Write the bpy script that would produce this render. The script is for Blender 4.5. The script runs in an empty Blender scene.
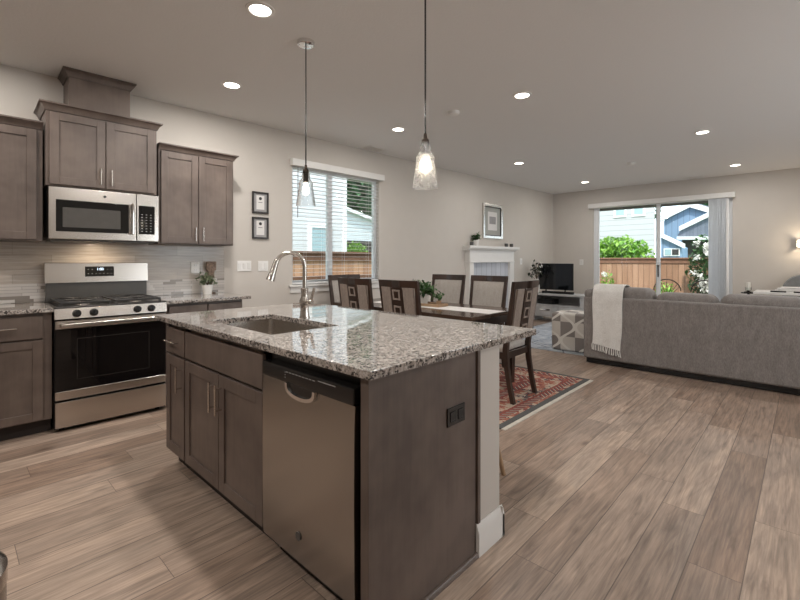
import bpy, bmesh, math, random
from mathutils import Matrix, Vector, noise
PI = math.pi
R = math.radians
rnd = random.Random(7)
sc = bpy.context.scene
COL = sc.collection

# ------------------------------------------------------------------ camera, world, sun, exposure
cd = bpy.data.cameras.new('camera')
cam = bpy.data.objects.new('camera', cd); COL.objects.link(cam)
cam.location = (0, 0, 1.26)
cam.rotation_euler = (R(90), 0, R(43.4))
cd.sensor_width = 36.0
cd.lens = 430 / 800 * 36.0
cd.shift_y = -40 / 800
cd.clip_start = 0.02; cd.clip_end = 300
sc.camera = cam

world = bpy.data.worlds.new('world'); sc.world = world
world.use_nodes = True
wn = world.node_tree.nodes; wn.clear()
wo = wn.new('ShaderNodeOutputWorld'); wb = wn.new('ShaderNodeBackground')
wb.inputs[0].default_value = (0.80, 0.90, 1.0, 1); wb.inputs[1].default_value = 2.7
world.node_tree.links.new(wb.outputs[0], wo.inputs[0])

sd = bpy.data.lights.new('sun', 'SUN'); sd.energy = 4.5; sd.angle = R(1.0); sd.color = (1, 0.95, 0.88)
sun = bpy.data.objects.new('sun', sd); COL.objects.link(sun)
sun.rotation_euler = Vector((-0.45, 1.0, -1.35)).to_track_quat('-Z', 'Y').to_euler()
sun.location = (0, -5, 12)

# added fill lights, standing as daylight in two invented right-wall windows
ADDED_WINDOWS = ((3.0, 4.7), (6.0, 7.0))
for a_, b_ in ADDED_WINDOWS:
    wd_ = bpy.data.lights.new('window_daylight', 'AREA'); wd_.shape = 'RECTANGLE'; wd_.size = 1.5; wd_.size_y = b_ - a_ - .1
    wd_.energy = 18 * (b_ - a_); wd_.color = (.93, .97, 1.0)
    wl_ = bpy.data.objects.new('window_daylight', wd_); COL.objects.link(wl_)
    wl_.location = (2.715, (a_ + b_) / 2, 1.60); wl_.rotation_euler = (0, R(90), 0)
LAMP_W = 9.0            # living-side circuit, dimmed
KITCHEN_W = 19.0        # kitchen circuit
sc.view_settings.view_transform = 'Standard'
sc.view_settings.look = 'None'
sc.view_settings.exposure = 0.08
sc.view_settings.gamma = 1.0
sc.view_settings.use_curve_mapping = False

# ------------------------------------------------------------------ materials
class N:
    """small node-graph helper"""
    def __init__(s, name):
        s.m = bpy.data.materials.new(name); s.m.use_nodes = True
        s.t = s.m.node_tree; s.t.nodes.clear()
        s.out = s.t.nodes.new('ShaderNodeOutputMaterial')
    def n(s, typ, **kw):
        x = s.t.nodes.new(typ)
        for k, v in kw.items(): setattr(x, k, v)
        return x
    def l(s, a, b): s.t.links.new(a, b)
    def put(s, sock, v):
        if hasattr(v, 'links') or isinstance(v, bpy.types.NodeSocket): s.l(v, sock)
        else:
            if isinstance(v, (tuple, list)) and len(v) == 3 and sock.type == 'RGBA': v = (*v, 1)
            sock.default_value = v
    def math(s, op, a, b=0.0, c=0.0):
        x = s.n('ShaderNodeMath', operation=op)
        s.put(x.inputs[0], a); s.put(x.inputs[1], b); s.put(x.inputs[2], c)
        return x.outputs[0]
    def coord(s, which='Object'): return s.n('ShaderNodeTexCoord').outputs[which]
    def mapping(s, v, scale=(1, 1, 1), loc=(0, 0, 0)):
        x = s.n('ShaderNodeMapping'); s.l(v, x.inputs[0])
        x.inputs['Location'].default_value = loc; x.inputs['Scale'].default_value = scale
        return x.outputs[0]
    def sep(s, v):
        x = s.n('ShaderNodeSeparateXYZ'); s.l(v, x.inputs[0]); return x.outputs
    def comb(s, x=0.0, y=0.0, z=0.0):
        c = s.n('ShaderNodeCombineXYZ')
        for i, v in enumerate((x, y, z)): s.put(c.inputs[i], v)
        return c.outputs[0]
    def noise(s, v, scale, detail=3, rough=0.55, dist=0.0):
        x = s.n('ShaderNodeTexNoise'); s.l(v, x.inputs['Vector'])
        x.inputs['Scale'].default_value = scale; x.inputs['Detail'].default_value = detail
        x.inputs['Roughness'].default_value = rough; x.inputs['Distortion'].default_value = dist
        return x.outputs['Fac']
    def vor(s, v, scale, out='Distance', feature='F1'):
        x = s.n('ShaderNodeTexVoronoi', feature=feature); s.l(v, x.inputs['Vector'])
        x.inputs['Scale'].default_value = scale
        return x.outputs[out]
    def white(s, v, dim='2D'):
        x = s.n('ShaderNodeTexWhiteNoise', noise_dimensions=dim)
        s.put(x.inputs['W' if dim == '1D' else 'Vector'], v)
        return x.outputs['Value']
    def ramp(s, f, stops, interp='LINEAR'):
        x = s.n('ShaderNodeValToRGB'); s.put(x.inputs[0], f); e = x.color_ramp
        e.interpolation = interp
        while len(e.elements) < len(stops): e.elements.new(0.5)
        for el, (p, c) in zip(e.elements, stops):
            el.position = p; el.color = (*c, 1) if len(c) == 3 else c
        return x.outputs[0]
    def mix(s, f, a, b, blend='MIX'):
        x = s.n('ShaderNodeMix', data_type='RGBA', blend_type=blend)
        s.put(x.inputs[0], f); s.put(x.inputs[6], a); s.put(x.inputs[7], b)
        return x.outputs[2]
    def bump(s, h, strength=0.2, dist=0.01):
        x = s.n('ShaderNodeBump'); s.l(h, x.inputs['Height'])
        x.inputs['Strength'].default_value = strength; x.inputs['Distance'].default_value = dist
        return x.outputs[0]
    def bsdf(s, color=(.5, .5, .5), rough=.5, metal=0.0, normal=None, **kw):
        b = s.n('ShaderNodeBsdfPrincipled')
        s.put(b.inputs['Base Color'], color); s.put(b.inputs['Roughness'], rough); s.put(b.inputs['Metallic'], metal)
        if normal is not None: s.l(normal, b.inputs['Normal'])
        for k, v in kw.items(): s.put(b.inputs[k.replace('_', ' ')], v)
        s.l(b.outputs[0], s.out.inputs[0])
        return s.m

def plain(name, color, rough=.5, metal=0.0, var=.06, scale=20, bump=0.0, **kw):
    s = N(name); o = s.coord()
    f = s.noise(o, scale, 3)
    c0 = tuple(c * (1 - var) for c in color); c1 = tuple(min(1, c * (1 + var)) for c in color)
    c = s.ramp(f, [(.3, c0), (.7, c1)])
    nm = s.bump(s.noise(o, scale * 4, 2), bump, .004) if bump else None
    return s.bsdf(c, rough, metal, nm, **kw)

def emitter(name, color, strength):
    s = N(name); e = s.n('ShaderNodeEmission'); e.inputs[0].default_value = (*color, 1); e.inputs[1].default_value = strength
    s.l(e.outputs[0], s.out.inputs[0]); return s.m

def stained_wood(name, dark, light, rough=.42, axis=2):
    s = N(name); o = s.coord()
    sc_ = [14, 14, 14]; sc_[axis] = 1.1
    g = s.noise(s.mapping(o, tuple(sc_)), 3.0, 5, .6, .4)
    b = s.noise(o, 3.2, 3, .6)
    f = s.math('ADD', s.math('MULTIPLY', g, .22), s.math('MULTIPLY', b, .78))
    c = s.ramp(f, [(.36, dark), (.62, light)])
    return s.bsdf(c, rough, 0, s.bump(g, .04, .002))

def brushed(name, color, rough=.27, axis=0):
    s = N(name); o = s.coord()
    sc_ = [400, 400, 400]; sc_[axis] = 4
    g = s.noise(s.mapping(o, tuple(sc_)), 1.0, 2)
    r = rough
    return s.bsdf(color, r, 1.0)

def granite():
    s = N('granite'); o = s.coord()
    base = s.ramp(s.noise(o, 70, 4, .7), [(.30, (.10, .085, .075)), (.46, (.31, .27, .24)), (.64, (.48, .43, .39))])
    flv = s.sep(s.vor(o, 150, 'Color'))[0]
    pat = s.noise(s.mapping(o, (1, 1, 1), (7, 3, 1)), 24, 4, .7)
    spk = s.ramp(s.math('ADD', s.math('MULTIPLY', flv, .5), s.math('MULTIPLY', pat, .75)), [(.495, (1, 1, 1)), (.56, (0, 0, 0))])
    c = s.mix(s.math('MULTIPLY', spk, .92), base, (.020, .018, .018))
    lt = s.ramp(s.noise(s.mapping(o, (1, 1, 1), (3, 1, 2)), 45, 3), [(.57, (0, 0, 0)), (.64, (1, 1, 1))])
    c = s.mix(s.math('MULTIPLY', lt, .55), c, (.62, .58, .54))
    return s.bsdf(c, .045, 0, None, Specular_IOR_Level=.6, Coat_Weight=.22, Coat_Roughness=.02)

def plank_floor():
    s = N('plank_floor'); x, y, z = s.sep(s.coord())
    W, L = .182, 1.45
    xr = s.math('DIVIDE', x, W); row = s.math('FLOOR', xr); fx = s.math('FRACT', s.math('ADD', xr, 100))
    off = s.white(row, '1D')
    yr = s.math('ADD', s.math('DIVIDE', y, L), s.math('MULTIPLY', off, 7.0)); col = s.math('FLOOR', yr)
    fy = s.math('FRACT', s.math('ADD', yr, 100))
    rv = s.white(s.comb(row, col, 0))
    rv2 = s.white(s.comb(col, row, 5), '3D')
    v = s.comb(s.math('MULTIPLY', x, 1.0), s.math('ADD', y, s.math('MULTIPLY', rv, 40)), s.math('MULTIPLY', rv2, 9))
    g1 = s.noise(s.mapping(v, (16, 1.3, 1)), 2.2, 6, .62, .9)
    g2 = s.noise(s.mapping(v, (90, 3.0, 1)), 1.5, 3, .6)
    g3 = s.noise(s.mapping(v, (4.0, 1.0, 1)), 1.6, 4, .6, .5)
    tone = s.ramp(rv, [(0, (.265, .185, .138)), (.35, (.33, .24, .184)), (.65, (.365, .277, .220)), (1, (.44, .335, .262))])
    grain = s.ramp(g1, [(.30, (.62, .60, .59)), (.5, (.96, .96, .96)), (.70, (1.18, 1.16, 1.14))])
    c = s.mix(1.0, tone, grain, 'MULTIPLY')
    c = s.mix(.6, c, s.ramp(g2, [(.3, (.6, .6, .6)), (.7, (1.25, 1.25, 1.25))]), 'MULTIPLY')
    c = s.mix(.75, c, s.ramp(g3, [(.3, (.68, .69, .70)), (.7, (1.18, 1.15, 1.12))]), 'MULTIPLY')
    rg_ = s.math('SINE', s.math('MULTIPLY', s.noise(s.mapping(v, (5.5, .55, 1)), 1.2, 2, .5, .3), 70))
    c = s.mix(.6, c, s.ramp(s.math('MULTIPLY_ADD', rg_, .5, .5), [(0, (.84, .83, .82)), (.5, (1.02, 1.02, 1.02)), (1, (1.07, 1.06, 1.05))]), 'MULTIPLY')
    knot = s.ramp(s.vor(s.mapping(v, (2.6, 1.1, 1)), 1.7), [(.03, (.30, .26, .24)), (.13, (1, 1, 1))])
    c = s.mix(.7, c, knot, 'MULTIPLY')
    ex = s.math('MINIMUM', fx, s.math('SUBTRACT', 1, fx)); ey = s.math('MINIMUM', fy, s.math('SUBTRACT', 1, fy))
    seam = s.math('MAXIMUM', s.math('LESS_THAN', ex, .011), s.math('LESS_THAN', ey, .0009))
    c = s.mix(s.math('MULTIPLY', seam, .8), c, (.07, .05, .04))
    h = s.math('SUBTRACT', s.math('MULTIPLY', g1, .3), seam)
    r = s.math('ADD', .33, s.math('MULTIPLY', g3, .16))
    return s.bsdf(c, r, 0, s.bump(h, .12, .002))

def backsplash_tile():
    s = N('backsplash_tile'); x, y, z = s.sep(s.coord())
    def bricks(w, h, c1, c2, mort, off):
        b = s.n('ShaderNodeTexBrick'); s.l(s.comb(y, z, 0), b.inputs['Vector'])
        b.offset = off
        for k, v in (('Color1', (*c1, 1)), ('Color2', (*c2, 1)), ('Mortar', (*mort, 1)), ('Scale', 1.0), ('Mortar Size', .0012), ('Mortar Smooth', .1), ('Bias', 0.0), ('Brick Width', w), ('Row Height', h)):
            b.inputs[k].default_value = v
        return b.outputs['Color']
    up = bricks(.61, .163, (.41, .36, .315), (.51, .45, .40), (.30, .27, .24), .4)
    st = s.noise(s.comb(0.0, s.math('MULTIPLY', y, 2.5), s.math('MULTIPLY', z, 45)), 1.6, 5, .6)
    up = s.mix(.8, up, s.ramp(st, [(.3, (.70, .69, .68)), (.7, (1.16, 1.15, 1.14))]), 'MULTIPLY')
    lo = bricks(.26, .0255, (.50, .455, .42), (.60, .55, .51), (.26, .24, .22), .37)
    rw = s.math('FLOOR', s.math('DIVIDE', z, .0255)); cl = s.math('FLOOR', s.math('ADD', s.math('DIVIDE', y, .115), s.math('MULTIPLY', s.white(rw, '1D'), 9)))
    rv = s.white(s.comb(rw, cl, 0))
    lo = s.mix(s.math('GREATER_THAN', rv, .80), lo, (.27, .235, .205))
    lo = s.mix(s.math('LESS_THAN', rv, .16), lo, (.66, .62, .58))
    c = s.mix(s.math('LESS_THAN', z, 1.066), up, lo)
    return s.bsdf(c, .22)

def persian():
    s = N('persian_rug'); x, y, z = s.sep(s.coord())          # local: rug centred on its origin
    hx, hy = 1.36, .90
    dx = s.math('SUBTRACT', hx, s.math('ABSOLUTE', x)); dy = s.math('SUBTRACT', hy, s.math('ABSOLUTE', y))
    d = s.math('MINIMUM', dx, dy)
    v = s.comb(s.math('ABSOLUTE', x), s.math('ABSOLUTE', y), 0)
    red, cream, navy, rust, olive = (.25, .060, .045), (.47, .36, .27), (.045, .05, .065), (.36, .13, .085), (.20, .17, .12)
    cell = s.sep(s.vor(v, 22, 'Color'))[0]
    fl = s.noise(v, 24, 4, .7)
    cell = s.math('ADD', s.math('MULTIPLY', cell, .6), s.math('MULTIPLY', fl, .4))
    field = s.ramp(cell, [(0, red), (.36, rust), (.5, cream), (.62, red), (.74, navy), (.85, cream)], 'CONSTANT')
    bord = s.ramp(cell, [(0, cream), (.34, rust), (.45, red), (.53, navy), (.58, cream), (.66, rust), (.76, red)], 'CONSTANT')
    guard = s.ramp(s.math('FRACT', s.math('MULTIPLY', s.math('ADD', s.math('ABSOLUTE', x), s.math('ABSOLUTE', y)), 16)), [(0, red), (.5, cream), (.75, navy)], 'CONSTANT')
    rr = s.math('ADD', s.math('DIVIDE', s.math('ABSOLUTE', x), .95), s.math('DIVIDE', s.math('ABSOLUTE', y), .5))
    med = s.math('LESS_THAN', s.math('ADD', rr, s.math('MULTIPLY', s.noise(v, 8), .25)), .95)
    field = s.mix(med, field, s.mix(s.math('GREATER_THAN', cell, .60), navy, rust))
    c = field
    for lim, colr in ((.46, red), (.44, guard), (.38, red), (.355, bord), (.17, red), (.145, guard), (.085, bord), (.05, (.085, .085, .08))):
        c = s.mix(s.math('LESS_THAN', d, lim), c, colr)
    c = s.mix(.5, c, s.ramp(s.noise(s.coord(), 240, 2), [(.3, (.6, .6, .6)), (.7, (1.2, 1.2, 1.2))]), 'MULTIPLY')
    return s.bsdf(c, .95, 0, s.bump(s.noise(s.coord(), 300, 2), .5, .004))

def blue_rug():
    s = N('blue_grey_rug'); o = s.coord()
    e = s.vor(s.mapping(o, (1, 1.2, 1)), 2.3, 'Distance', 'DISTANCE_TO_EDGE')
    n = s.noise(o, 7, 5, .7)
    c = s.ramp(n, [(.3, (.22, .26, .32)), (.5, (.42, .45, .50)), (.7, (.58, .60, .62))])
    c = s.mix(s.math('MULTIPLY', s.math('LESS_THAN', e, .022), .75), c, (.10, .115, .14))
    return s.bsdf(c, .95, 0, s.bump(s.noise(o, 250, 2), .4, .004))

def trellis():
    s = N('trellis_fabric'); x, y, z = s.sep(s.coord())
    P_ = .40
    u = s.math('DIVIDE', x, P_); v = s.math('DIVIDE', s.math('ADD', z, y), P_)
    sw = s.math('MULTIPLY', s.math('SINE', s.math('MULTIPLY', v, 2 * PI)), .24)
    def line(sgn, sh):
        f = s.math('FRACT', s.math('ADD', s.math('ADD', u, s.math('MULTIPLY', sw, sgn)), 10 + sh))
        return s.math('LESS_THAN', s.math('ABSOLUTE', s.math('SUBTRACT', f, .5)), .065)
    ln = s.math('MAXIMUM', line(1, 0.0), line(-1, .5))
    ck = s.math('MODULO', s.math('ADD', s.math('FLOOR', s.math('ADD', s.math('MULTIPLY', u, 2), 20.5)), s.math('FLOOR', s.math('ADD', s.math('MULTIPLY', v, 2), 20.2))), 2)
    c = s.mix(s.math('GREATER_THAN', ck, .5), (.25, .225, .21), (.62, .58, .53))
    c = s.mix(ln, c, (.74, .71, .66))
    return s.bsdf(c, .9, 0, s.bump(s.noise(s.coord(), 250, 2), .3, .003))

def fabric(name, a, b, scale=180, bump=.35, stretch=(1, 1, 1)):
    s = N(name); o = s.coord()
    f = s.noise(s.mapping(o, stretch), scale, 3, .7); g = s.noise(s.mapping(o, stretch), scale * .12, 3)
    c = s.ramp(s.math('ADD', s.math('MULTIPLY', f, .7), s.math('MULTIPLY', g, .3)), [(.35, a), (.65, b)])
    return s.bsdf(c, .92, 0, s.bump(f, bump, .003), Sheen_Weight=.15)

def lap_siding(name, col, row=.16, axis=2):
    s = N(name); p = s.sep(s.coord())[axis]
    f = s.math('FRACT', s.math('ADD', s.math('DIVIDE', p, row), 50))
    c = s.mix(s.math('LESS_THAN', f, .09), col, tuple(k * .62 for k in col))
    return s.bsdf(c, .6)

def board_wood(name, a, b, axis=0, w=.14):
    s = N(name); o = s.coord(); p = s.sep(o)[axis]
    q = s.math('DIVIDE', p, w); rv = s.white(s.math('FLOOR', q), '1D'); f = s.math('FRACT', s.math('ADD', q, 100))
    g = s.noise(s.mapping(o, (9, 9, 1)), 2, 4)
    c = s.ramp(s.math('ADD', s.math('MULTIPLY', rv, .5), s.math('MULTIPLY', g, .5)), [(.25, a), (.75, b)])
    c = s.mix(s.math('LESS_THAN', f, .05), c, tuple(k * .45 for k in a))
    return s.bsdf(c, .8)

def shingles():
    s = N('roof_shingles'); o = s.coord()
    b = s.n('ShaderNodeTexBrick'); s.l(s.mapping(o, (1, 1, 1)), b.inputs['Vector'])
    b.inputs['Scale'].default_value = 3; b.inputs['Color1'].default_value = (.12, .14, .18, 1); b.inputs['Color2'].default_value = (.18, .20, .25, 1); b.inputs['Mortar'].default_value = (.09, .1, .12, 1)
    return s.bsdf(b.outputs['Color'], .85)

def leafy(name, a, b, transl=.25):
    s = N(name); o = s.coord()
    g = s.n('ShaderNodeNewGeometry')
    c = s.ramp(g.outputs['Random Per Island'], [(0, a), (1, b)])
    d = s.n('ShaderNodeBsdfPrincipled'); s.l(c, d.inputs['Base Color']); d.inputs['Roughness'].default_value = .5
    t = s.n('ShaderNodeBsdfTranslucent'); s.l(c, t.inputs[0])
    m = s.n('ShaderNodeMixShader'); m.inputs[0].default_value = transl
    s.l(d.outputs[0], m.inputs[1]); s.l(t.outputs[0], m.inputs[2]); s.l(m.outputs[0], s.out.inputs[0])
    return s.m

def pane_glass(name='pane_glass', tint=(.97, .985, .98)):
    s = N(name)
    t = s.n('ShaderNodeBsdfTransparent'); t.inputs[0].default_value = (*tint, 1)
    g = s.n('ShaderNodeBsdfGlossy'); g.inputs['Roughness'].default_value = .01
    fr = s.n('ShaderNodeFresnel'); fr.inputs[0].default_value = 1.45
    m = s.n('ShaderNodeMixShader'); s.l(s.math('MULTIPLY', fr.outputs[0], .6), m.inputs[0]); s.l(t.outputs[0], m.inputs[1]); s.l(g.outputs[0], m.inputs[2])
    s.l(m.outputs[0], s.out.inputs[0]); return s.m

def seeded_glass(name, bubbles, cloud):
    s = N(name); o = s.coord()
    d = s.vor(o, 150, 'Distance', 'F1')
    nm = s.bump(s.math('ADD', d, s.noise(o, 60, 2)), bubbles, .006)
    b = s.n('ShaderNodeBsdfPrincipled'); b.inputs['Base Color'].default_value = (.97, .97, .97, 1); b.inputs['Roughness'].default_value = .03
    b.inputs['Transmission Weight'].default_value = 1; b.inputs['IOR'].default_value = 1.5; s.l(nm, b.inputs['Normal'])
    t = s.n('ShaderNodeBsdfTranslucent'); t.inputs[0].default_value = (.95, .93, .90, 1)
    r = s.n('ShaderNodeBsdfDiffuse'); r.inputs[0].default_value = (.9, .88, .85, 1)
    a = s.n('ShaderNodeAddShader'); s.l(t.outputs[0], a.inputs[0]); s.l(r.outputs[0], a.inputs[1])
    m = s.n('ShaderNodeMixShader'); s.l(s.math('MULTIPLY', s.math('LESS_THAN', d, .42), cloud), m.inputs[0])
    s.l(b.outputs[0], m.inputs[1]); s.l(a.outputs[0], m.inputs[2]); s.l(m.outputs[0], s.out.inputs[0]); return s.m

M = {}
M['wall'] = plain('wall_paint', (.60, .555, .505), .75, 0, .012, 6, .03)
def ceil_mat():
    s = N('ceiling_paint'); o = s.coord(); n_ = s.noise(o, 55, 4, .6)
    return s.bsdf((.80, .785, .765), .85, 0, s.bump(n_, .25, .006))
M['ceil'] = ceil_mat()
M['trim'] = plain('white_trim_paint', (.78, .76, .73), .4, 0, .015, 8)
M['vinyl'] = plain('white_vinyl', (.80, .81, .82), .35, 0, .01, 8)
M['floor'] = plank_floor()
M['tile'] = backsplash_tile()
M['cab'] = stained_wood('grey_brown_stained_wood', (.088, .064, .053), (.158, .120, .100))
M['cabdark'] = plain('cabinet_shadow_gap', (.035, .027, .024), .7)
M['granite'] = granite()
M['steel'] = brushed('brushed_steel', (.59, .545, .50), .27, 0)
M['steelv'] = brushed('brushed_steel_upright', (.36, .335, .31), .24, 2)  # same steel, dark room reflections put into a darker base colour
M['nickel'] = plain('satin_nickel', (.66, .62, .58), .22, 1.0, .03)
M['chrome'] = plain('polished_chrome', (.80, .79, .78), .07, 1.0, .02)
M['blackglass'] = plain('black_glass', (.008, .008, .008), .04, 0, .0)
M['ovenglass'] = plain('oven_window_glass', (.006, .005, .005), .03, 0, .0)
M['mwglass'] = plain('microwave_window_glass', (.085, .08, .074), .12, 0, .05)
M['black'] = plain('black_plastic', (.008, .0075, .0075), .22, 0, .05)
M['iron'] = plain('cast_iron', (.022, .020, .019), .55, 0, .15, 60, .2)
M['enamel'] = plain('black_enamel', (.030, .027, .025), .22, 0, .05)
M['greypanel'] = plain('dark_grey_enamel', (.070, .066, .062), .35, 0, .05)
M['white'] = plain('white_plastic', (.80, .78, .75), .35, 0, .01)
M['ceramic'] = plain('white_ceramic', (.78, .76, .73), .2, 0, .02)
M['frame'] = plain('black_picture_frame', (.022, .017, .015), .35, 0, .1)
M['paper'] = plain('white_paper', (.74, .72, .70), .8, 0, .02)
M['greypaper'] = plain('grey_paper', (.34, .33, .33), .8, 0, .08)
M['ink'] = plain('dark_print', (.04, .038, .038), .8, 0, .1)
M['silver'] = plain('silver_leaf_frame', (.62, .60, .56), .25, .9, .08, 40)
M['chairwood'] = stained_wood('dark_walnut', (.016, .008, .005), (.044, .022, .014), .38)
M['tablewood'] = stained_wood('dark_walnut_table', (.040, .024, .017), (.085, .052, .036), .16, 0)
M['chairfab'] = fabric('oatmeal_linen', (.30, .265, .235), (.44, .40, .36), 220, .25, (1, 1, .25))
M['chairback'] = fabric('brown_striped_linen', (.17, .13, .105), (.30, .24, .20), 220, .25, (1, 1, .12))
M['sofa'] = fabric('grey_chenille', (.150, .130, .118), (.270, .242, .225), 170, .5, (1, 1, .3))
M['throw'] = fabric('cream_knit', (.60, .565, .52), (.80, .77, .73), 110, .5)
M['runner'] = fabric('white_linen_runner', (.62, .59, .56), (.76, .73, .70), 200, .2)
M['trellis'] = trellis()
M['persian'] = persian()
M['bluerug'] = blue_rug()
M['fringe'] = plain('cream_fringe', (.62, .57, .50), .9, 0, .1)
M['greywood'] = stained_wood('weathered_grey_wood', (.36, .35, .345), (.52, .505, .49), .5, 0)
M['surround'] = board_wood('pale_grey_stone_tile', (.50, .52, .57), (.58, .60, .65), 1, .16)
M['screen'] = plain('television_screen', (.006, .007, .009), .06, 0, .0)
M['leaf'] = leafy('green_leaves', (.02, .06, .018), (.08, .17, .05))
M['leafpale'] = leafy('sage_leaves', (.13, .18, .10), (.34, .38, .25))
M['leafdark'] = leafy('dark_leaves', (.012, .022, .012), (.05, .07, .04))
M['leafbright'] = leafy('sunlit_shrub_leaves', (.10, .26, .03), (.36, .58, .10))
M['leaffir'] = leafy('fir_foliage', (.015, .06, .028), (.10, .24, .10))
M['petal'] = leafy('white_petals', (.80, .78, .72), (.90, .88, .84))
M['stem'] = plain('brown_stem', (.09, .06, .035), .8)
M['soil'] = plain('potting_soil', (.05, .035, .025), .95, 0, .3, 80)
M['tray'] = stained_wood('honey_wood_tray', (.30, .19, .11), (.42, .28, .17), .5, 0)
M['plaque'] = plain('carved_brown_wood', (.22, .15, .11), .6, 0, .45, 60, .5)
M['fence'] = board_wood('cedar_fence_boards', (.27, .145, .085), (.42, .25, .16), 0)
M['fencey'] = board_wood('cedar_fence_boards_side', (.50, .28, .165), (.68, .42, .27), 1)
M['cap'] = plain('cedar_cap_rail', (.20, .10, .06), .8, 0, .2, 10)
M['siding'] = lap_siding('white_lap_siding', (.64, .66, .68), .16)
M['sidingfar'] = lap_siding('sunlit_white_lap_siding', (.46, .47, .48), .22)
M['sidinggrey'] = lap_siding('pale_grey_lap_siding', (.66, .70, .74), .14)
M['bluesiding'] = lap_siding('blue_board_siding', (.20, .30, .44), .3, 0)
M['housetrim'] = plain('white_house_trim', (.82, .83, .84), .6, 0, .01)
M['roof'] = shingles()
M['paneblue'] = plain('sky_reflecting_window', (.33, .46, .50), .15, 0, .05)
M['soffit'] = plain('dark_soffit', (.05, .045, .04), .8)
M['patio'] = plain('grey_concrete_patio', (.36, .35, .33), .9, 0, .1, 6)
M['grass'] = plain('lawn_green', (.10, .17, .05), .95, 0, .3, 30)
M['glass'] = pane_glass()
M['seed_smoke'] = seeded_glass('clear_shade_glass', .05, .0)
M['seed_clear'] = seeded_glass('seeded_shade_glass', .9, .22)
M['bulbglass'] = emitter('glowing_bulb', (1.0, .86, .66), 5.0)
M['lens'] = emitter('downlight_lens', (1.0, .93, .83), 14.0)
M['bronze'] = plain('dark_bronze', (.05, .036, .028), .35, .9, .1)
M['display'] = emitter('display_digits', (.75, .88, 1.0), 2.5)
M['key'] = plain('pale_key_print', (.36, .35, .34), .5)
M['sconceglow'] = emitter('sconce_glass_glow', (1.0, .86, .64), 2.6)
M['greychair'] = fabric('grey_upholstery', (.17, .175, .175), (.27, .275, .27), 150, .3)
M['vane'] = plain('white_vertical_vane', (.86, .88, .90), .5, 0, .02)
M['slat'] = plain('white_blind_slat', (.80, .80, .80), .45, 0, .01)
M['cord'] = plain('dark_blind_wand', (.10, .095, .09), .5)
M['candle'] = plain('ivory_candle', (.80, .77, .70), .6)

# ------------------------------------------------------------------ mesh helpers
def B(): return bmesh.new()

def merge(bm, tmp, mtx=None):
    if mtx is not None: bmesh.ops.transform(tmp, matrix=mtx, verts=tmp.verts)
    me = bpy.data.meshes.new('t'); tmp.to_mesh(me); tmp.free(); bm.from_mesh(me); bpy.data.meshes.remove(me)
    return bm

def box(bm, x0, x1, y0, y1, z0, z1, bev=0.0, seg=2, mtx=None):
    t = bmesh.new()
    vs = [t.verts.new((x, y, z)) for z in (z0, z1) for y in (y0, y1) for x in (x0, x1)]
    for f in ((0, 2, 3, 1), (4, 5, 7, 6), (0, 1, 5, 4), (2, 6, 7, 3), (0, 4, 6, 2), (1, 3, 7, 5)): t.faces.new([vs[i] for i in f])
    if bev > 0: bmesh.ops.bevel(t, geom=list(t.edges), offset=bev, segments=seg, profile=.5, affect='EDGES')
    return merge(bm, t, mtx)

def lathe(bm, prof, cx=0, cy=0, n=28, mtx=None, closed=False):
    """prof = [(r, z), ...]"""
    t = bmesh.new(); rings = []
    for r, z in prof:
        if r < 1e-5: rings.append([t.verts.new((cx, cy, z))])
        else: rings.append([t.verts.new((cx + r * math.cos(2 * PI * i / n), cy + r * math.sin(2 * PI * i / n), z)) for i in range(n)])
    pairs = list(zip(rings, rings[1:])) + ([(rings[-1], rings[0])] if closed else [])
    for a, b in pairs:
        for i in range(n):
            j = (i + 1) % n
            if len(a) == 1 and len(b) == 1: continue
            if len(a) == 1: t.faces.new((a[0], b[j], b[i]))
            elif len(b) == 1: t.faces.new((a[i], a[j], b[0]))
            else: t.faces.new((a[i], a[j], b[j], b[i]))
    bmesh.ops.recalc_face_normals(t, faces=t.faces)
    return merge(bm, t, mtx)

def cyl(bm, p, q, r, n=16, r2=None):
    p, q = Vector(p), Vector(q); d = q - p; L = d.length; r2 = r if r2 is None else r2
    mtx = Matrix.Translation(p) @ d.to_track_quat('Z', 'Y').to_matrix().to_4x4()
    return lathe(bm, [(0, 0), (r, 0), (r2, L), (0, L)], 0, 0, n, mtx)

def tube(bm, pts, r, n=10, smooth=1):
    pts = [Vector(p) for p in pts]
    rs = r if isinstance(r, (list, tuple)) else [r] * len(pts)
    for _ in range(smooth):                                    # Chaikin-like rounding
        if len(pts) < 3: break
        np_, nr = [pts[0]], [rs[0]]
        for i in range(len(pts) - 1):
            a, b = pts[i], pts[i + 1]
            np_ += [a.lerp(b, .25), a.lerp(b, .75)]; nr += [rs[i] * .75 + rs[i + 1] * .25, rs[i] * .25 + rs[i + 1] * .75]
        pts, rs = np_ + [pts[-1]], nr + [rs[-1]]
    t = bmesh.new(); rings = []; up = None
    for i, p in enumerate(pts):
        d = (pts[min(i + 1, len(pts) - 1)] - pts[max(i - 1, 0)]).normalized()
        if up is None: up = d.orthogonal().normalized()
        up = (up - d * up.dot(d)).normalized(); sd_ = d.cross(up)
        rings.append([t.verts.new(p + (up * math.cos(2 * PI * k / n) + sd_ * math.sin(2 * PI * k / n)) * rs[i]) for k in range(n)])
    for a, b in zip(rings, rings[1:]):
        for k in range(n): t.faces.new((a[k], a[(k + 1) % n], b[(k + 1) % n], b[k]))
    t.faces.new(rings[0][::-1]); t.faces.new(rings[-1])
    bmesh.ops.recalc_face_normals(t, faces=t.faces)
    return merge(bm, t)

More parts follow.
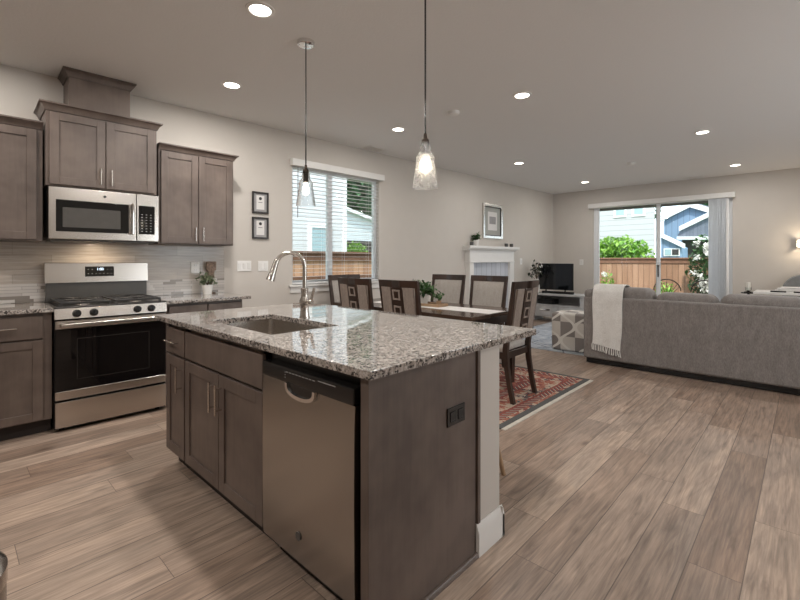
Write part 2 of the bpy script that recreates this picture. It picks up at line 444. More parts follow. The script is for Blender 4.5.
def sweep(bm, pts, sizes, bev=.004):
    """rectangular bar through pts (mostly upright); sizes = [(wx, wy), ...]"""
    t = bmesh.new(); rings = []
    for p, (w, d) in zip(pts, sizes):
        x, y, z = p
        rings.append([t.verts.new((x + sx * w / 2, y + sy * d / 2, z)) for sx, sy in ((-1, -1), (1, -1), (1, 1), (-1, 1))])
    for a, b in zip(rings, rings[1:]):
        for k in range(4): t.faces.new((a[k], a[(k + 1) % 4], b[(k + 1) % 4], b[k]))
    t.faces.new(rings[0][::-1]); t.faces.new(rings[-1])
    bmesh.ops.recalc_face_normals(t, faces=t.faces)
    return merge(bm, t)

def prism(bm, poly, lo, hi, axis='y', mtx=None):
    """extrude a 2-D polygon: axis y -> poly is (x,z); axis x -> poly is (y,z); axis z -> (x,y)"""
    t = bmesh.new()
    def P(a, b, h): return {'y': (a, h, b), 'x': (h, a, b), 'z': (a, b, h)}[axis]
    A = [t.verts.new(P(a, b, lo)) for a, b in poly]; C = [t.verts.new(P(a, b, hi)) for a, b in poly]
    n = len(poly)
    for i in range(n): t.faces.new((A[i], A[(i + 1) % n], C[(i + 1) % n], C[i]))
    t.faces.new(A[::-1]); t.faces.new(C)
    bmesh.ops.recalc_face_normals(t, faces=t.faces)
    return merge(bm, t, mtx)

def leaves(bm, pts, size, jit=.4, rng=rnd):
    for p in pts:
        p = Vector(p); s = size * (1 + rng.uniform(-jit, jit))
        q = Matrix.Rotation(rng.uniform(0, 2 * PI), 3, 'Z') @ Matrix.Rotation(rng.uniform(-1.2, 1.2), 3, 'X')
        v = [bm.verts.new(p + q @ Vector(c) * s) for c in ((0, -.5, 0), (.28, 0, .08), (0, .5, 0), (-.28, 0, .08))]
        bm.faces.new(v)
    return bm

def finish(bm, name, mat, smooth=35):
    me = bpy.data.meshes.new(name); bm.to_mesh(me); bm.free()
    me.materials.append(mat)
    if smooth:
        for p in me.polygons: p.use_smooth = True
        me.set_sharp_from_angle(angle=R(smooth))
    o = bpy.data.objects.new(name, me); COL.objects.link(o)
    if smooth:
        wm = o.modifiers.new('weighted_normal', 'WEIGHTED_NORMAL'); wm.keep_sharp = True
    return o

def wpos(o):
    p = Vector((0, 0, 0))
    while o is not None: p = p + o.location; o = o.parent
    return p

def part(name, bm, mat, parent, world=False, label=None, smooth=35):
    """world=True: bm is in world coordinates and is brought into the (unrotated) parent's frame"""
    if world:
        off = -wpos(parent)
        bmesh.ops.translate(bm, verts=bm.verts, vec=off)
    o = finish(bm, name, mat, smooth); o.parent = parent
    if label: o['label'] = label
    return o

def wpart(name, bm, mat, parent, label=None, smooth=35): return part(name, bm, mat, parent, True, label, smooth)

ONWALL = []; LWALL = [False]      # the left wall and what stands along it run 1.7 degrees off the floor boards
LW_PIVOT, LW_ANGLE = Vector((-4.6, .3, 0)), R(-1.69)
def tag(o, label, cat, group=None):
    if LWALL[0]: ONWALL.append(o)
    o['label'] = label; o['category'] = cat
    if group: o['group'] = group
    return o

def thing(name, label, cat, loc=(0, 0, 0), rotz=0, group=None):
    o = bpy.data.objects.new(name, None); COL.objects.link(o); o.empty_display_size = .1
    o.location = loc; o.rotation_euler = (0, 0, rotz)
    return tag(o, label, cat, group)

def solo(name, bm, mat, label, cat, loc=(0, 0, 0), group=None, smooth=35):
    """single-mesh thing, bm in world coordinates, origin moved to loc"""
    bmesh.ops.translate(bm, verts=bm.verts, vec=-Vector(loc))
    o = finish(bm, name, mat, smooth); o.location = loc
    return tag(o, label, cat, group)

def struct(name, bm, mat, parent=None, smooth=35):
    o = finish(bm, name, mat, smooth)
    if parent: o.parent = parent
    else:
        o['kind'] = 'structure'
        if LWALL[0]: ONWALL.append(o)
    return o

def sgroup(name):
    o = bpy.data.objects.new(name, None); COL.objects.link(o); o['kind'] = 'structure'
    if LWALL[0]: ONWALL.append(o)
    return o

def dup(root, loc, rotz=0, label=None, group=None):
    r = root.copy(); COL.objects.link(r); r.location = loc; r.rotation_euler = (0, 0, rotz)
    if label: r['label'] = label
    if group: r['group'] = group
    def kids(a, b):
        for ch in list(a.children):
            c = ch.copy(); COL.objects.link(c); c.parent = b; kids(ch, c)
    kids(root, r)
    return r

def text_bm(s, size, depth=.0006):
    cu = bpy.data.curves.new('t', 'FONT'); cu.body = s; cu.size = size; cu.extrude = depth; cu.align_x = 'CENTER'; cu.align_y = 'CENTER'
    o = bpy.data.objects.new('t', cu); COL.objects.link(o)
    dg = bpy.context.evaluated_depsgraph_get(); me = bpy.data.meshes.new_from_object(o.evaluated_get(dg))
    bm = bmesh.new(); bm.from_mesh(me); bpy.data.meshes.remove(me); bpy.data.objects.remove(o); bpy.data.curves.remove(cu)
    return bm

# ------------------------------------------------------------------ room shell
WX, FY, CZ, RX, BY = -4.6, 9.8, 2.8, 2.7, -4.5

struct('floor', box(B(), WX - .45, RX + .15, BY - .15, FY + .15, -.12, 0), M['floor'])
struct('ceiling', box(B(), WX - .45, RX + .15, BY - .15, FY + .15, CZ, CZ + .25), M['ceil'])
LWALL[0] = True
wy0, wy1, wz0, wz1 = 2.885, 4.305, .955, 2.425        # window opening
b = B()
box(b, WX - .15, WX, BY - .15, wy0, 0, CZ); box(b, WX - .15, WX, wy1, FY + .15, 0, CZ)
box(b, WX - .15, WX, wy0, wy1, 0, wz0); box(b, WX - .15, WX, wy0, wy1, wz1, CZ)
struct('wall_left', b, M['wall'])
LWALL[0] = False
dx0, dx1, dz1 = -3.41, -.975, 2.50                  # patio door opening
b = B()
box(b, WX, dx0, FY, FY + .15, 0, CZ); box(b, dx1, RX, FY, FY + .15, 0, CZ); box(b, dx0, dx1, FY, FY + .15, dz1, CZ)
struct('wall_far', b, M['wall'])
b = B(); ys = [BY - .15] + [q for w_ in ADDED_WINDOWS for q in w_] + [FY + .15]
for k in range(0, len(ys), 2): box(b, RX, RX + .15, ys[k], ys[k + 1], 0, CZ)
for a_, b_ in ADDED_WINDOWS: box(b, RX, RX + .15, a_, b_, 0, .8); box(b, RX, RX + .15, a_, b_, 2.4, CZ)
struct('wall_right', b, M['wall'])
for i, (a_, b_) in enumerate(ADDED_WINDOWS):  # invented, unseen windows built around the added fill lights
    w = sgroup('window_%d' % (i + 2)); b = B()
    for p_, q_ in ((a_, a_ + .05), (b_ - .05, b_), ((a_ + b_) / 2 - .03, (a_ + b_) / 2 + .03)): box(b, RX + .05, RX + .11, p_, q_, .8, 2.4, .004, 1)
    box(b, RX + .05, RX + .11, a_, b_, .8, .85, .004, 1); box(b, RX + .05, RX + .11, a_, b_, 2.35, 2.4, .004, 1)
    struct('window_frame', b, M['vinyl'], w)
    struct('window_pane', box(B(), RX + .078, RX + .084, a_ + .04, b_ - .04, .84, 2.36), M['glass'], w)
struct('wall_back', box(B(), WX - .3, RX, BY - .15, BY, 0, CZ), M['wall'])
def baseboard_run(bm, axis, a, lo, hi, s, h=.135, t=.014):
    """axis 'y': runs along y on plane x=a, protruding s*t"""
    prof = [(0, 0), (t, 0), (t, h - .03), (t * .55, h - .012), (t * .35, h), (0, h)]
    if axis == 'y': return prism(bm, [(a + s * p, z) for p, z in prof], lo, hi, 'y')
    return prism(bm, [(a + s * p, z) for p, z in prof], lo, hi, 'x')
LWALL[0] = True
b = B(); baseboard_run(b, 'y', WX, 2.0, 6.345, 1); baseboard_run(b, 'y', WX, 7.865, FY - .03, 1)
struct('baseboard_left', b, M['trim'])
LWALL[0] = False
b = B(); baseboard_run(b, 'x', FY, -4.30, dx0 - .06, -1); baseboard_run(b, 'x', FY, dx1 + .06, RX, -1)
struct('baseboard_far', b, M['trim'])
struct('baseboard_right', baseboard_run(B(), 'y', RX, BY, FY - .014, -1), M['trim'])
LWALL[0] = True
struct('trim_1', box(B(), WX, WX + .009, -.6, 2.058, .9145, 1.405, .001, 1), M['tile'])     # tiled backsplash

# window
w = sgroup('window_1')
b = B(); x0, x1 = WX - .12, WX - .06
for a, c in ((wy0, wy0 + .045), (wy1 - .045, wy1), (3.455, 3.525)): box(b, x0, x1, a, c, wz0, wz1, .004, 1)
for a, c in ((wz0, wz0 + .05), (wz1 - .045, wz1)): box(b, x0, x1, wy0, wy1, a, c, .004, 1)
struct('window_frame', b, M['vinyl'], w)
b = B(); box(b, WX - .092, WX - .086, wy0 + .04, 3.46, wz0 + .045, wz1 - .04); box(b, WX - .092, WX - .086, 3.52, wy1 - .04, wz0 + .045, wz1 - .04)
struct('window_pane', b, M['glass'], w)
b = B(); box(b, WX - .06, WX + .035, wy0 - .05, wy1 + .05, wz0 - .022, wz0 + .002, .004, 2)
struct('window_sill', b, M['trim'], w)
struct('window_apron', box(B(), WX, WX + .016, wy0 - .03, wy1 + .03, wz0 - .095, wz0 - .022, .003, 1), M['trim'], w)

LWALL[0] = False
# patio door
d = sgroup('door_1')
b = B(); y0, y1 = FY + .03, FY + .12
box(b, dx0, dx0 + .05, y0, y1, 0, dz1, .004, 1); box(b, dx1 - .05, dx1, y0, y1, 0, dz1, .004, 1)
box(b, dx0, dx1, y0, y1, dz1 - .05, dz1, .004, 1); box(b, dx0, dx1, y0, y1, 0, .04, .004, 1)
struct('door_frame', b, M['vinyl'], d)
mid = (dx0 + dx1) / 2 - .0
def sash(xa, xb, ya, yb, st):
    b = B()
    box(b, xa, xa + st, ya, yb, .04, dz1 - .05, .004, 1); box(b, xb - st, xb, ya, yb, .04, dz1 - .05, .004, 1)
    box(b, xa + st, xb - st, ya, yb, .04, .14, .004, 1); box(b, xa + st, xb - st, ya, yb, dz1 - .115, dz1 - .05, .004, 1)
    o = struct('door_sash', b, M['vinyl'], d)
    g = box(B(), xa + st - .005, xb - st + .005, (ya + yb) / 2 - .004, (ya + yb) / 2 + .004, .13, dz1 - .11)
    p = struct('door_glass', g, M['glass'], o)
    return o
s1 = sash(dx0 + .05, -2.13, FY + .035, FY + .07, .06)
sash(-2.215, dx1 - .05, FY + .08, FY + .115, .06)
b = B(); box(b, -2.175, -2.15, FY + .005, FY + .035, .92, 1.16, .006, 2)
struct('door_handle', b, M['greypanel'], s1)

# island end wall (painted half wall under the counter)
struct('wall_island', box(B(), -2.87, -1.022, 1.575, 1.745, 0, .884, .003, 1), M['wall'])
prof = [(0, 0), (.016, 0), (.016, .10), (.007, .124), (.003, .135), (0, .135)]
b = B(); prism(b, [(-1.022 + p, z) for p, z in prof], 1.552, 1.761, 'y'); prism(b, [(1.745 + p, z) for p, z in prof], -2.87, -1.006, 'x')
struct('baseboard_island', b, M['trim'])

# ------------------------------------------------------------------ ceiling fittings
def downlight(x, y, label, w=LAMP_W):
    t = thing('downlight', label, 'ceiling light', (x, y, CZ), 0, 'recessed ceiling downlights')
    part('trim_ring', lathe(B(), [(.062, -.002), (.066, -.009), (.086, -.006), (.088, 0), (.062, 0)], 0, 0, 32, None, True), M['white'], t)
    part('lens', lathe(B(), [(0, -.0035), (.062, -.0035), (.062, -.001), (0, -.001)], 0, 0, 32), M['lens'], t)
    ld = bpy.data.lights.new('lamp', 'AREA'); ld.shape = 'DISK'; ld.size = .12; ld.energy = w; ld.color = (1.0, .965, .92)
    lo = bpy.data.objects.new('lamp', ld); COL.objects.link(lo); lo.parent = t; lo.location = (0, 0, -.012)
    return t
DL = [(-2.44, 1.33, 'round recessed ceiling light nearest the camera, above the sink side of the island'),
      (-3.67, 1.73, 'round recessed ceiling light in front of the right wall cabinet'),
      (-3.49, 3.66, 'round recessed ceiling light near the vent, in front of the window'),
      (-1.93, 3.70, 'round recessed ceiling light over the end of the dining table'),
      (-3.32, 6.26, 'round recessed ceiling light beside the fireplace picture'),
      (-3.18, 8.68, 'round recessed ceiling light above the television corner'),
      (-.91, 6.26, 'round recessed ceiling light above the grey sofa'),
      (-.84, 8.80, 'round recessed ceiling light above the stacked vertical blind')]
for x, y, l in DL: downlight(x, y, l, KITCHEN_W if y < 3 else LAMP_W)
for i, (x, y) in enumerate(((-.95, 1.30), (-3.85, .0), (-2.44, -.9), (-.95, -.9), (1.3, 1.5), (1.3, 4.0), (1.3, 6.4), (1.4, 8.7))):  # unseen downlights, added to brighten the room
    downlight(x, y, ['round recessed ceiling light over the near end of the island', 'round recessed ceiling light behind the left base cabinet', 'round recessed ceiling light behind the camera, middle of the kitchen', 'round recessed ceiling light behind the camera, right of the middle one', 'round recessed ceiling light right of the island walkway', 'round recessed ceiling light right of the dining rug', 'round recessed ceiling light right of the sofa end', 'round recessed ceiling light near the wall sconce'][i], 13 if x < -3.5 else KITCHEN_W if y < 1.4 else LAMP_W)
# smoke detectors
for (x, y, l) in ((-2.67, 3.63, 'white smoke detector on the ceiling between the pendant and dining lights'), (-2.03, 7.48, 'white smoke detector on the ceiling in front of the patio door')):
    solo('smoke_detector', lathe(B(), [(0, CZ - .034), (.035, CZ - .034), (.055, CZ - .026), (.066, CZ - .008), (.066, CZ), (0, CZ)], x, y, 28), M['white'], l, 'smoke detector', (x, y, CZ))
def vent(x0, x1, y0, y1, label, bars):
    t = thing('ceiling_vent', label, 'vent', ((x0 + x1) / 2, (y0 + y1) / 2, CZ))
    b = B(); f = .02
    box(b, x0, x1, y0, y0 + f, CZ - .008, CZ, .002, 1); box(b, x0, x1, y1 - f, y1, CZ - .008, CZ, .002, 1)
    box(b, x0, x0 + f, y0, y1, CZ - .008, CZ, .002, 1); box(b, x1 - f, x1, y0, y1, CZ - .008, CZ, .002, 1)
    wpart('vent_frame', b, M['white'], t)
    wpart('backing', box(B(), x0 + f, x1 - f, y0 + f, y1 - f, CZ - .002, CZ - .0005), M['ink'], t)
    b = B()
    for i in range(bars):
        y = y0 + f + (y1 - y0 - 2 * f) * (i + .5) / bars
        prism(b, [(y - .006, CZ - .002), (y + .002, CZ - .010), (y + .004, CZ - .009), (y - .004, CZ - .002)], x0 + f, x1 - f, 'x')
    wpart('louvres', b, M['white'], t)
vent(-4.46, -4.26, 3.93, 4.22, 'white rectangular ceiling vent above the window wall', 9)
vent(-1.62, -1.38, 9.50, 9.64, 'small ceiling vent above the patio door', 5)

# ------------------------------------------------------------------ cabinets
def shaker(bm, x0, x1, z0, z1, yf, t=.02, fr=.058, rec=.008):
    """shaker door facing -y; outer face at yf"""
    box(bm, x0, x0 + fr, yf, yf + t, z0, z1, .0015, 1); box(bm, x1 - fr, x1, yf, yf + t, z0, z1, .0015, 1)
    box(bm, x0 + fr, x1 - fr, yf, yf + t, z0, z0 + fr, .0015, 1); box(bm, x0 + fr, x1 - fr, yf, yf + t, z1 - fr, z1, .0015, 1)
    box(bm, x0 + fr, x1 - fr, yf + rec, yf + t, z0 + fr, z1 - fr)
    return bm
def pull(bm, x, z0, z1, yf, vertical=True, r=.0052, off=.032):
    if vertical:
        cyl(bm, (x, yf - off, z0), (x, yf - off, z1), r, 12)
        for z in (z0 + .022, z1 - .022): cyl(bm, (x, yf, z), (x, yf - off, z), r * .85, 10)
    else:
        cyl(bm, (z0, yf - off, x), (z1, yf - off, x), r, 12)
        for z in (z0 + .022, z1 - .022): cyl(bm, (z, yf, x), (z, yf - off, x), r * .85, 10)
    return bm
def crown(bm, x0, x1, yb, yf, z, h=.055, p=.045, left=True, right=True):
    """mitred crown: front face at yf (facing -y), returns at both ends back to yb"""
    prof = [(0, 0), (.008, 0), (.012, .012), (p * .55, h * .55), (p * .9, h * .8), (p, h * .82), (p, h), (0, h)]
    rings = []
    for o, dz in prof:
        rings.append((x0 - (o if left else 0), x1 + (o if right else 0), yf - o, z + dz))
    t = bmesh.new(); loops = []
    for a, c, y, zz in rings: loops.append([t.verts.new(q) for q in ((a, yb, zz), (a, y, zz), (c, y, zz), (c, yb, zz))])
    for l0, l1 in zip(loops, loops[1:] + loops[:1]):
        for k in range(3): t.faces.new((l0[k], l0[k + 1], l1[k + 1], l1[k]))
    t.faces.new([l[0] for l in loops]); t.faces.new([l[3] for l in loops][::-1])
    bmesh.ops.recalc_face_normals(t, faces=t.faces)
    return merge(bm, t)

LWALL[0] = True
Q = PI / 2                                               # local -y faces world +x, local x runs along world +y
def wall_cabinet(y0, y1, z0, z1, depth, doors, label, handles, cl=True, cr=True, crown_h=.055):
    wd = y1 - y0
    t = thing('wall_cabinet', label, 'cabinet', (WX + .002, y0, z0), Q, 'wall cabinets over the range counter')
    h = z1 - z0
    part('body', box(B(), 0, wd, -depth + .021, 0, 0, h, .001, 1), M['cab'], t)
    n = len(doors)
    for i, (a, c) in enumerate(doors):
        dr = part('door', shaker(B(), a, c, .012, h - .012, -depth), M['cab'], t)
        hx = handles[i]
        if hx is not None: part('handle', pull(B(), hx, .035, .165, -depth), M['nickel'], dr)
    part('crown_moulding', crown(B(), 0, wd, 0, -depth + .021, h - .001, crown_h, .042, cl, cr), M['cab'], t)
    return t
wall_cabinet(-.40, .525, 1.405, 2.265, .33, [(.012, .455), (.461, .888)], 'grey-brown wall cabinet left of the microwave, cut off by the photo edge', (.42, None), False, False)
wall_cabinet(.538, 1.302, 1.835, 2.412, .39, [(.02, .379), (.385, .744)], 'tall-set grey-brown two-door cabinet directly above the microwave', (.344, .420), True, True, .06)
wall_cabinet(1.333, 2.022, 1.405, 2.265, .33, [(.018, .341), (.347, .671)], 'grey-brown two-door wall cabinet right of the microwave', (.309, .379), False, True)
t = thing('duct_cover', 'small boxed wooden duct cover with crown on top of the microwave cabinet', 'duct cover', (WX + .002, .69, 2.473), Q)
part('box', box(B(), 0, .43, -.27, 0, 0, CZ - 2.473 - .052, .001, 1), M['cab'], t)
part('crown_moulding', crown(B(), 0, .43, 0, -.27, CZ - 2.473 - .06, .058, .04), M['cab'], t)

def base_cabinet(y0, y1, cols, label, dr_only=False):
    wd = y1 - y0; dep = .615
    t = thing('base_cabinet', label, 'cabinet', (WX + .002, y0, 0), Q, 'base cabinets beside the range')
    part('body', box(B(), 0, wd, -dep + .021, 0, .105, .884, .001, 1), M['cab'], t)
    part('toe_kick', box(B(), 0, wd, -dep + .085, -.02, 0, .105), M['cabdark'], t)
    for a, c, side in cols:
        dw = part('drawer', box(B(), a, c, -dep, -dep + .02, .70, .862, .002, 1), M['cab'], t)
        m = (a + c) / 2
        part('handle', pull(B(), .785, m - .08, m + .08, -dep, False), M['nickel'], dw)
        dr = part('door', shaker(B(), a, c, .115, .688, -dep), M['cab'], t)
        hx = c - .03 if side > 0 else a + .03
        part('handle', pull(B(), hx, .525, .665, -dep), M['nickel'], dr)
    return t
base_cabinet(-.40, .552, [(.012, .440, 1), (.452, .900, -1)], 'grey-brown base cabinet left of the range, cut off by the photo edge')
base_cabinet(1.312, 1.985, [(.02, .336, 1), (.348, .665, -1)], 'grey-brown base cabinet right of the range, half hidden by the island')
def slab(bm, x0, x1, y0, y1, z0=.885, z1=.914): return box(bm, x0, x1, y0, y1, z0, z1, .004, 2)
solo('countertop', slab(B(), WX + .001, -3.955, -.42, .557), M['granite'], 'granite countertop left of the range', 'countertop', (-4.3, .1, .885))
solo('countertop', slab(B(), WX + .001, -3.955, 1.305, 2.053), M['granite'], 'granite countertop right of the range with a potted plant on it', 'countertop', (-4.3, 1.7, .885))

# ------------------------------------------------------------------ gas range (local: x along wall 0..wd, front -y)
wd = .740
t = thing('gas_range', 'stainless steel gas range with black oven door between the base cabinets', 'stove', (WX + .012, .561, 0), Q)
F = -.635
part('body', box(B(), 0, wd, F + .03, -.02, .02, .895, .002, 1), M['black'], t)
for sx in (.05, wd - .05):
    for sy in (F + .08, -.08): part('foot', cyl(B(), (sx, sy, 0), (sx, sy, .02), .018, 12), M['black'], t)
part('drawer', box(B(), .003, wd - .003, F - .004, F + .03, .035, .222, .005, 2), M['steel'], t)
dr = part('oven_door', box(B(), .003, wd - .003, F, F + .03, .238, .815, .004, 2), M['black'], t)
for za, zb in ((.238, .300), (.755, .815)): part('steel_trim', box(B(), .003, wd - .003, F - .008, F, za, zb, .003, 1), M['steel'], dr)
part('window', box(B(), .006, wd - .006, F - .006, F - .001, .302, .753, .002, 1), M['ovenglass'], dr)
part('window_border', (lambda b: (box(b, .13, wd - .13, F - .0068, F - .006, .375, .379), box(b, .13, wd - .13, F - .0068, F - .006, .675, .679), box(b, .13, .134, F - .0068, F - .006, .375, .679), box(b, wd - .134, wd - .13, F - .0068, F - .006, .375, .679), b)[-1])(B()), M['enamel'], dr)
b = B(); box(b, .03, wd - .03, F - .062, F - .040, .766, .800, .008, 3)
for sx in (.05, wd - .05): box(b, sx - .018, sx + .018, F - .045, F - .006, .770, .796, .004, 2)
part('handle', b, M['steel'], dr)
cp = part('control_panel', prism(B(), [(F - .012, .828), (F + .06, .828), (F + .06, .898), (F + .008, .905), (F + .002, .903)], .0, wd, 'x'), M['steel'], t)
for kx in (.13, .235, wd - .215, wd - .115):
    k = B(); ang = math.atan2(.014, .075)
    mt = Matrix.Translation((kx, F - .006, .864)) @ Matrix.Rotation(PI / 2 - ang * .9, 4, 'X') @ Matrix.Scale(1.2, 4)
    lathe(k, [(0, .030), (.016, .030), (.019, .026), (.021, .006), (.024, 0), (0, 0)], 0, 0, 20, mt)
    box(k, -.004, .004, -.017, .017, .028, .037, .001, 1, mt)
    part('knob', k, M['black'], t)
ct = part('cooktop', box(B(), -.002, wd + .002, F + .012, -.055, .897, .916, .006, 2), M['enamel'], t)
for gx0, gx1 in ((.03, .355), (.38, wd - .03)):
    g = B(); z0, z1 = .930, .946; ya, yb = F + .045, -.10
    for y in (ya, (ya + yb) / 2, yb): box(g, gx0, gx1, y - .006, y + .006, z0, z1, .003, 1)
    for x in (gx0 + .006, gx1 - .006): box(g, x - .006, x + .006, ya, yb, z0, z1, .003, 1)
    xm = (gx0 + gx1) / 2
    for y in ((ya * 3 + yb) / 4, (ya + yb * 3) / 4):
        for k in range(4):
            an = PI / 4 + k * PI / 2
            box(g, .035, .145, -.005, .005, z0, z1 + .002, .002, 1, Matrix.Translation((xm, y, 0)) @ Matrix.Rotation(an, 4, 'Z'))
        box(g, gx0, gx0 + .09, y - .005, y + .005, z0, z1, .002, 1); box(g, gx1 - .09, gx1, y - .005, y + .005, z0, z1, .002, 1)
    for x in (gx0 + .008, gx1 - .008):
        for y in (ya, yb): box(g, x - .008, x + .008, y - .008, y + .008, .915, z0 + .003)
    part('grate', g, M['iron'], t)
    for y in ((ya * 3 + yb) / 4, (ya + yb * 3) / 4):
        bb = part('burner', lathe(B(), [(0, .9165), (.050, .9165), (.048, .922), (.040, .926), (0, .926)], xm, y, 24), M['nickel'], t)
        part('burner_cap', lathe(B(), [(0, .926), (.036, .926), (.038, .930), (.034, .934), (0, .935)], xm, y, 24), M['iron'], bb)
part('back_riser', box(B(), .004, wd - .004, -.075, -.03, .916, 1.068, .003, 1), M['greypanel'], t)
bg = part('backguard', prism(B(), [(-.085, 1.07), (-.075, 1.232), (-.06, 1.238), (-.02, 1.238), (-.02, 1.07)], -.003, wd + .003, 'x'), M['steel'], t)
pan = part('display_panel', prism(B(), [(-.0842, 1.118), (-.0785, 1.204), (-.074, 1.204), (-.079, 1.118)], .265, .475, 'x'), M['blackglass'], bg)
k = text_bm('1:00', .03); bmesh.ops.transform(k, matrix=Matrix.Translation((.372, -.0806, 1.180)) @ Matrix.Rotation(PI / 2 - .06, 4, 'X'), verts=k.verts)
part('clock_digits', k, M['display'], bg, smooth=0)
k = B()
for i in range(7):
    for j in range(2):
        if j == 1 and 2 <= i <= 4: continue
        box(k, .283 + i * .028, .291 + i * .028, -.0852 + .0018 * j, -.082, 1.140 + j * .036, 1.144 + j * .036)
part('key_marks', k, M['key'], bg)

# ------------------------------------------------------------------ microwave
mwd = .76
t = thing('microwave', 'stainless steel over-the-range microwave under the two-door cabinet', 'microwave', (WX + .002, .55, 1.41), Q)
F = -.405; h = .415
part('body', box(B(), 0, mwd, F + .03, 0, .012, h, .003, 1), M['black'], t)
dr = part('door', box(B(), .0, .585, F, F + .03, .012, h, .005, 2), M['steel'], t)
part('glass_border', box(B(), .045, .530, F - .003, F + .002, .072, .318, .004, 2), M['blackglass'], dr)
part('window', box(B(), .085, .470, F - .0045, F - .002, .105, .260, .002, 1), M['mwglass'], dr)
part('badge', cyl(B(), (.36, F - .0015, .367), (.36, F, .367), .011, 18), M['greypanel'], dr)
b = B(); box(b, .540, .562, F - .048, F - .030, .065, .325, .007, 3)
for z in (.085, .305): box(b, .543, .559, F - .034, F + .002, z - .012, z + .012, .003, 1)
part('handle', b, M['chrome'], dr)
cp = part('control_panel', box(B(), .588, mwd, F, F + .03, .012, h, .005, 2), M['steel'], t)
pan = part('keypad', box(B(), .603, .728, F - .003, F + .002, .072, .318, .003, 1), M['blackglass'], cp)
k = B()
for i in range(3):
    for j in range(7): box(k, .622 + i * .034, .634 + i * .034, F - .0036, F - .003, .095 + j * .024, .099 + j * .024)
part('key_marks', k, M['key'], pan)
part('vent_grille', box(B(), .02, mwd - .02, F + .035, -.03, 0, .012), M['greypanel'], t)
ld = bpy.data.lights.new('lamp', 'AREA'); ld.shape = 'RECTANGLE'; ld.size = .05; ld.size_y = .03; ld.energy = 1.8; ld.color = (1, .82, .60)
lo = bpy.data.objects.new('lamp', ld); COL.objects.link(lo); lo.parent = t; lo.location = (.36, -.21, -.002)

LWALL[0] = False
# ------------------------------------------------------------------ island
YF = .935; IG = 'cabinets in the island'
def icab(x0, x1, label, doors, drawer_h):
    t = thing('island_cabinet', label, 'cabinet', (x0, YF, 0), 0, IG)
    wd = x1 - x0
    b = box(B(), 0, .018, .021, .632, .105, .884); box(b, wd - .018, wd, .021, .632, .105, .884); box(b, 0, wd, .021, .632, .105, .123); box(b, 0, wd, .614, .632, .105, .884)
    box(b, 0, wd, .021, .042, .80, .884); box(b, 0, .03, .021, .042, .105, .884); box(b, wd - .03, wd, .021, .042, .105, .884); box(b, 0, wd, .021, .042, .675, .705)
    part('body', b, M['cab'], t)
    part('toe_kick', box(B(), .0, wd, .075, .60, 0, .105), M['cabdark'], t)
    dw = part('drawer', box(B(), .008, wd - .008, 0, .02, .702, .852, .002, 1), M['cab'], t)
    if drawer_h: part('handle', pull(B(), .778, wd / 2 - .08, wd / 2 + .08, 0, False), M['nickel'], dw)
    for a, c, hx in doors:
        dr = part('door', shaker(B(), a, c, .110, .688, 0), M['cab'], t)
        part('handle', pull(B(), hx, .500, .650, 0), M['nickel'], dr)
    return t
icab(-2.872, -2.573, 'narrow grey-brown island cabinet with one drawer at the far left', [(.008, .291, .255)], True)
icab(-2.571, -1.69, 'wide grey-brown two-door island cabinet under the sink', [(.008, .437, .402), (.443, .873, .476)], False)
# dishwasher
t = thing('dishwasher', 'stainless steel dishwasher with black control strip built into the island', 'dishwasher', (-1.674, YF, 0))
wd = .60
part('body', box(B(), .004, wd - .004, .03, .60, .06, .872), M['black'], t)
part('toe_panel', box(B(), .004, wd - .004, .07, .09, .0, .10), M['black'], t)
dr = part('door', prism(B(), [(-.010, .112), (-.006, .106), (.028, .106), (.028, .778), (-.010, .778), (-.013, .70), (-.0145, .45), (-.013, .2)], .004, wd - .004, 'x'), M['steelv'], t)
cp = part('control_strip', box(B(), .004, wd - .004, -.016, .03, .780, .838, .006, 2), M['black'], t)
# pocket handle: a scooped steel lip with a dark recess
k = B(); pts = []
cx, top, hw, dp = .290, .782, .098, .052
poly = [(cx - hw, top)] + [(cx - hw * math.cos(a), top - dp * math.sin(a) ** .6) for a in [PI * i / 16 for i in range(1, 16)]] + [(cx + hw, top)]
inner = [(cx + (x - cx) * .86, top - (top - z) * .74) for x, z in poly]
tt = bmesh.new()
rows = [[tt.verts.new((x, y, z)) for x, z in pl] for pl, y in ((poly, -.013), (poly, -.024), (inner, -.024), (inner, -.013))]
for r0, r1 in zip(rows, rows[1:] + rows[:1]):
    for i in range(len(poly) - 1): tt.faces.new((r0[i], r0[i + 1], r1[i + 1], r1[i]))
for i in (0, len(poly) - 1): tt.faces.new([r[i] for r in rows])
bmesh.ops.recalc_face_normals(tt, faces=tt.faces); merge(k, tt)
hd = part('pocket_handle', k, M['chrome'], dr)
part('handle_recess', prism(B(), inner, -.0155, -.012, 'y'), M['black'], hd)
part('badge', cyl(B(), (.272, -.017, .212), (.272, -.013, .212), .016, 20), M['greypanel'], dr)
k = B()
for i in range(9): box(k, .19 + i * .022, .204 + i * .022, -.0167, -.016, .820, .823)
box(k, .40, .50, -.0167, -.016, .824, .827)
for i in range(3): box(k, .18, .186, -.0167, -.016, .798 + i * .010, .800 + i * .010)
part('key_marks', k, M['key'], cp)
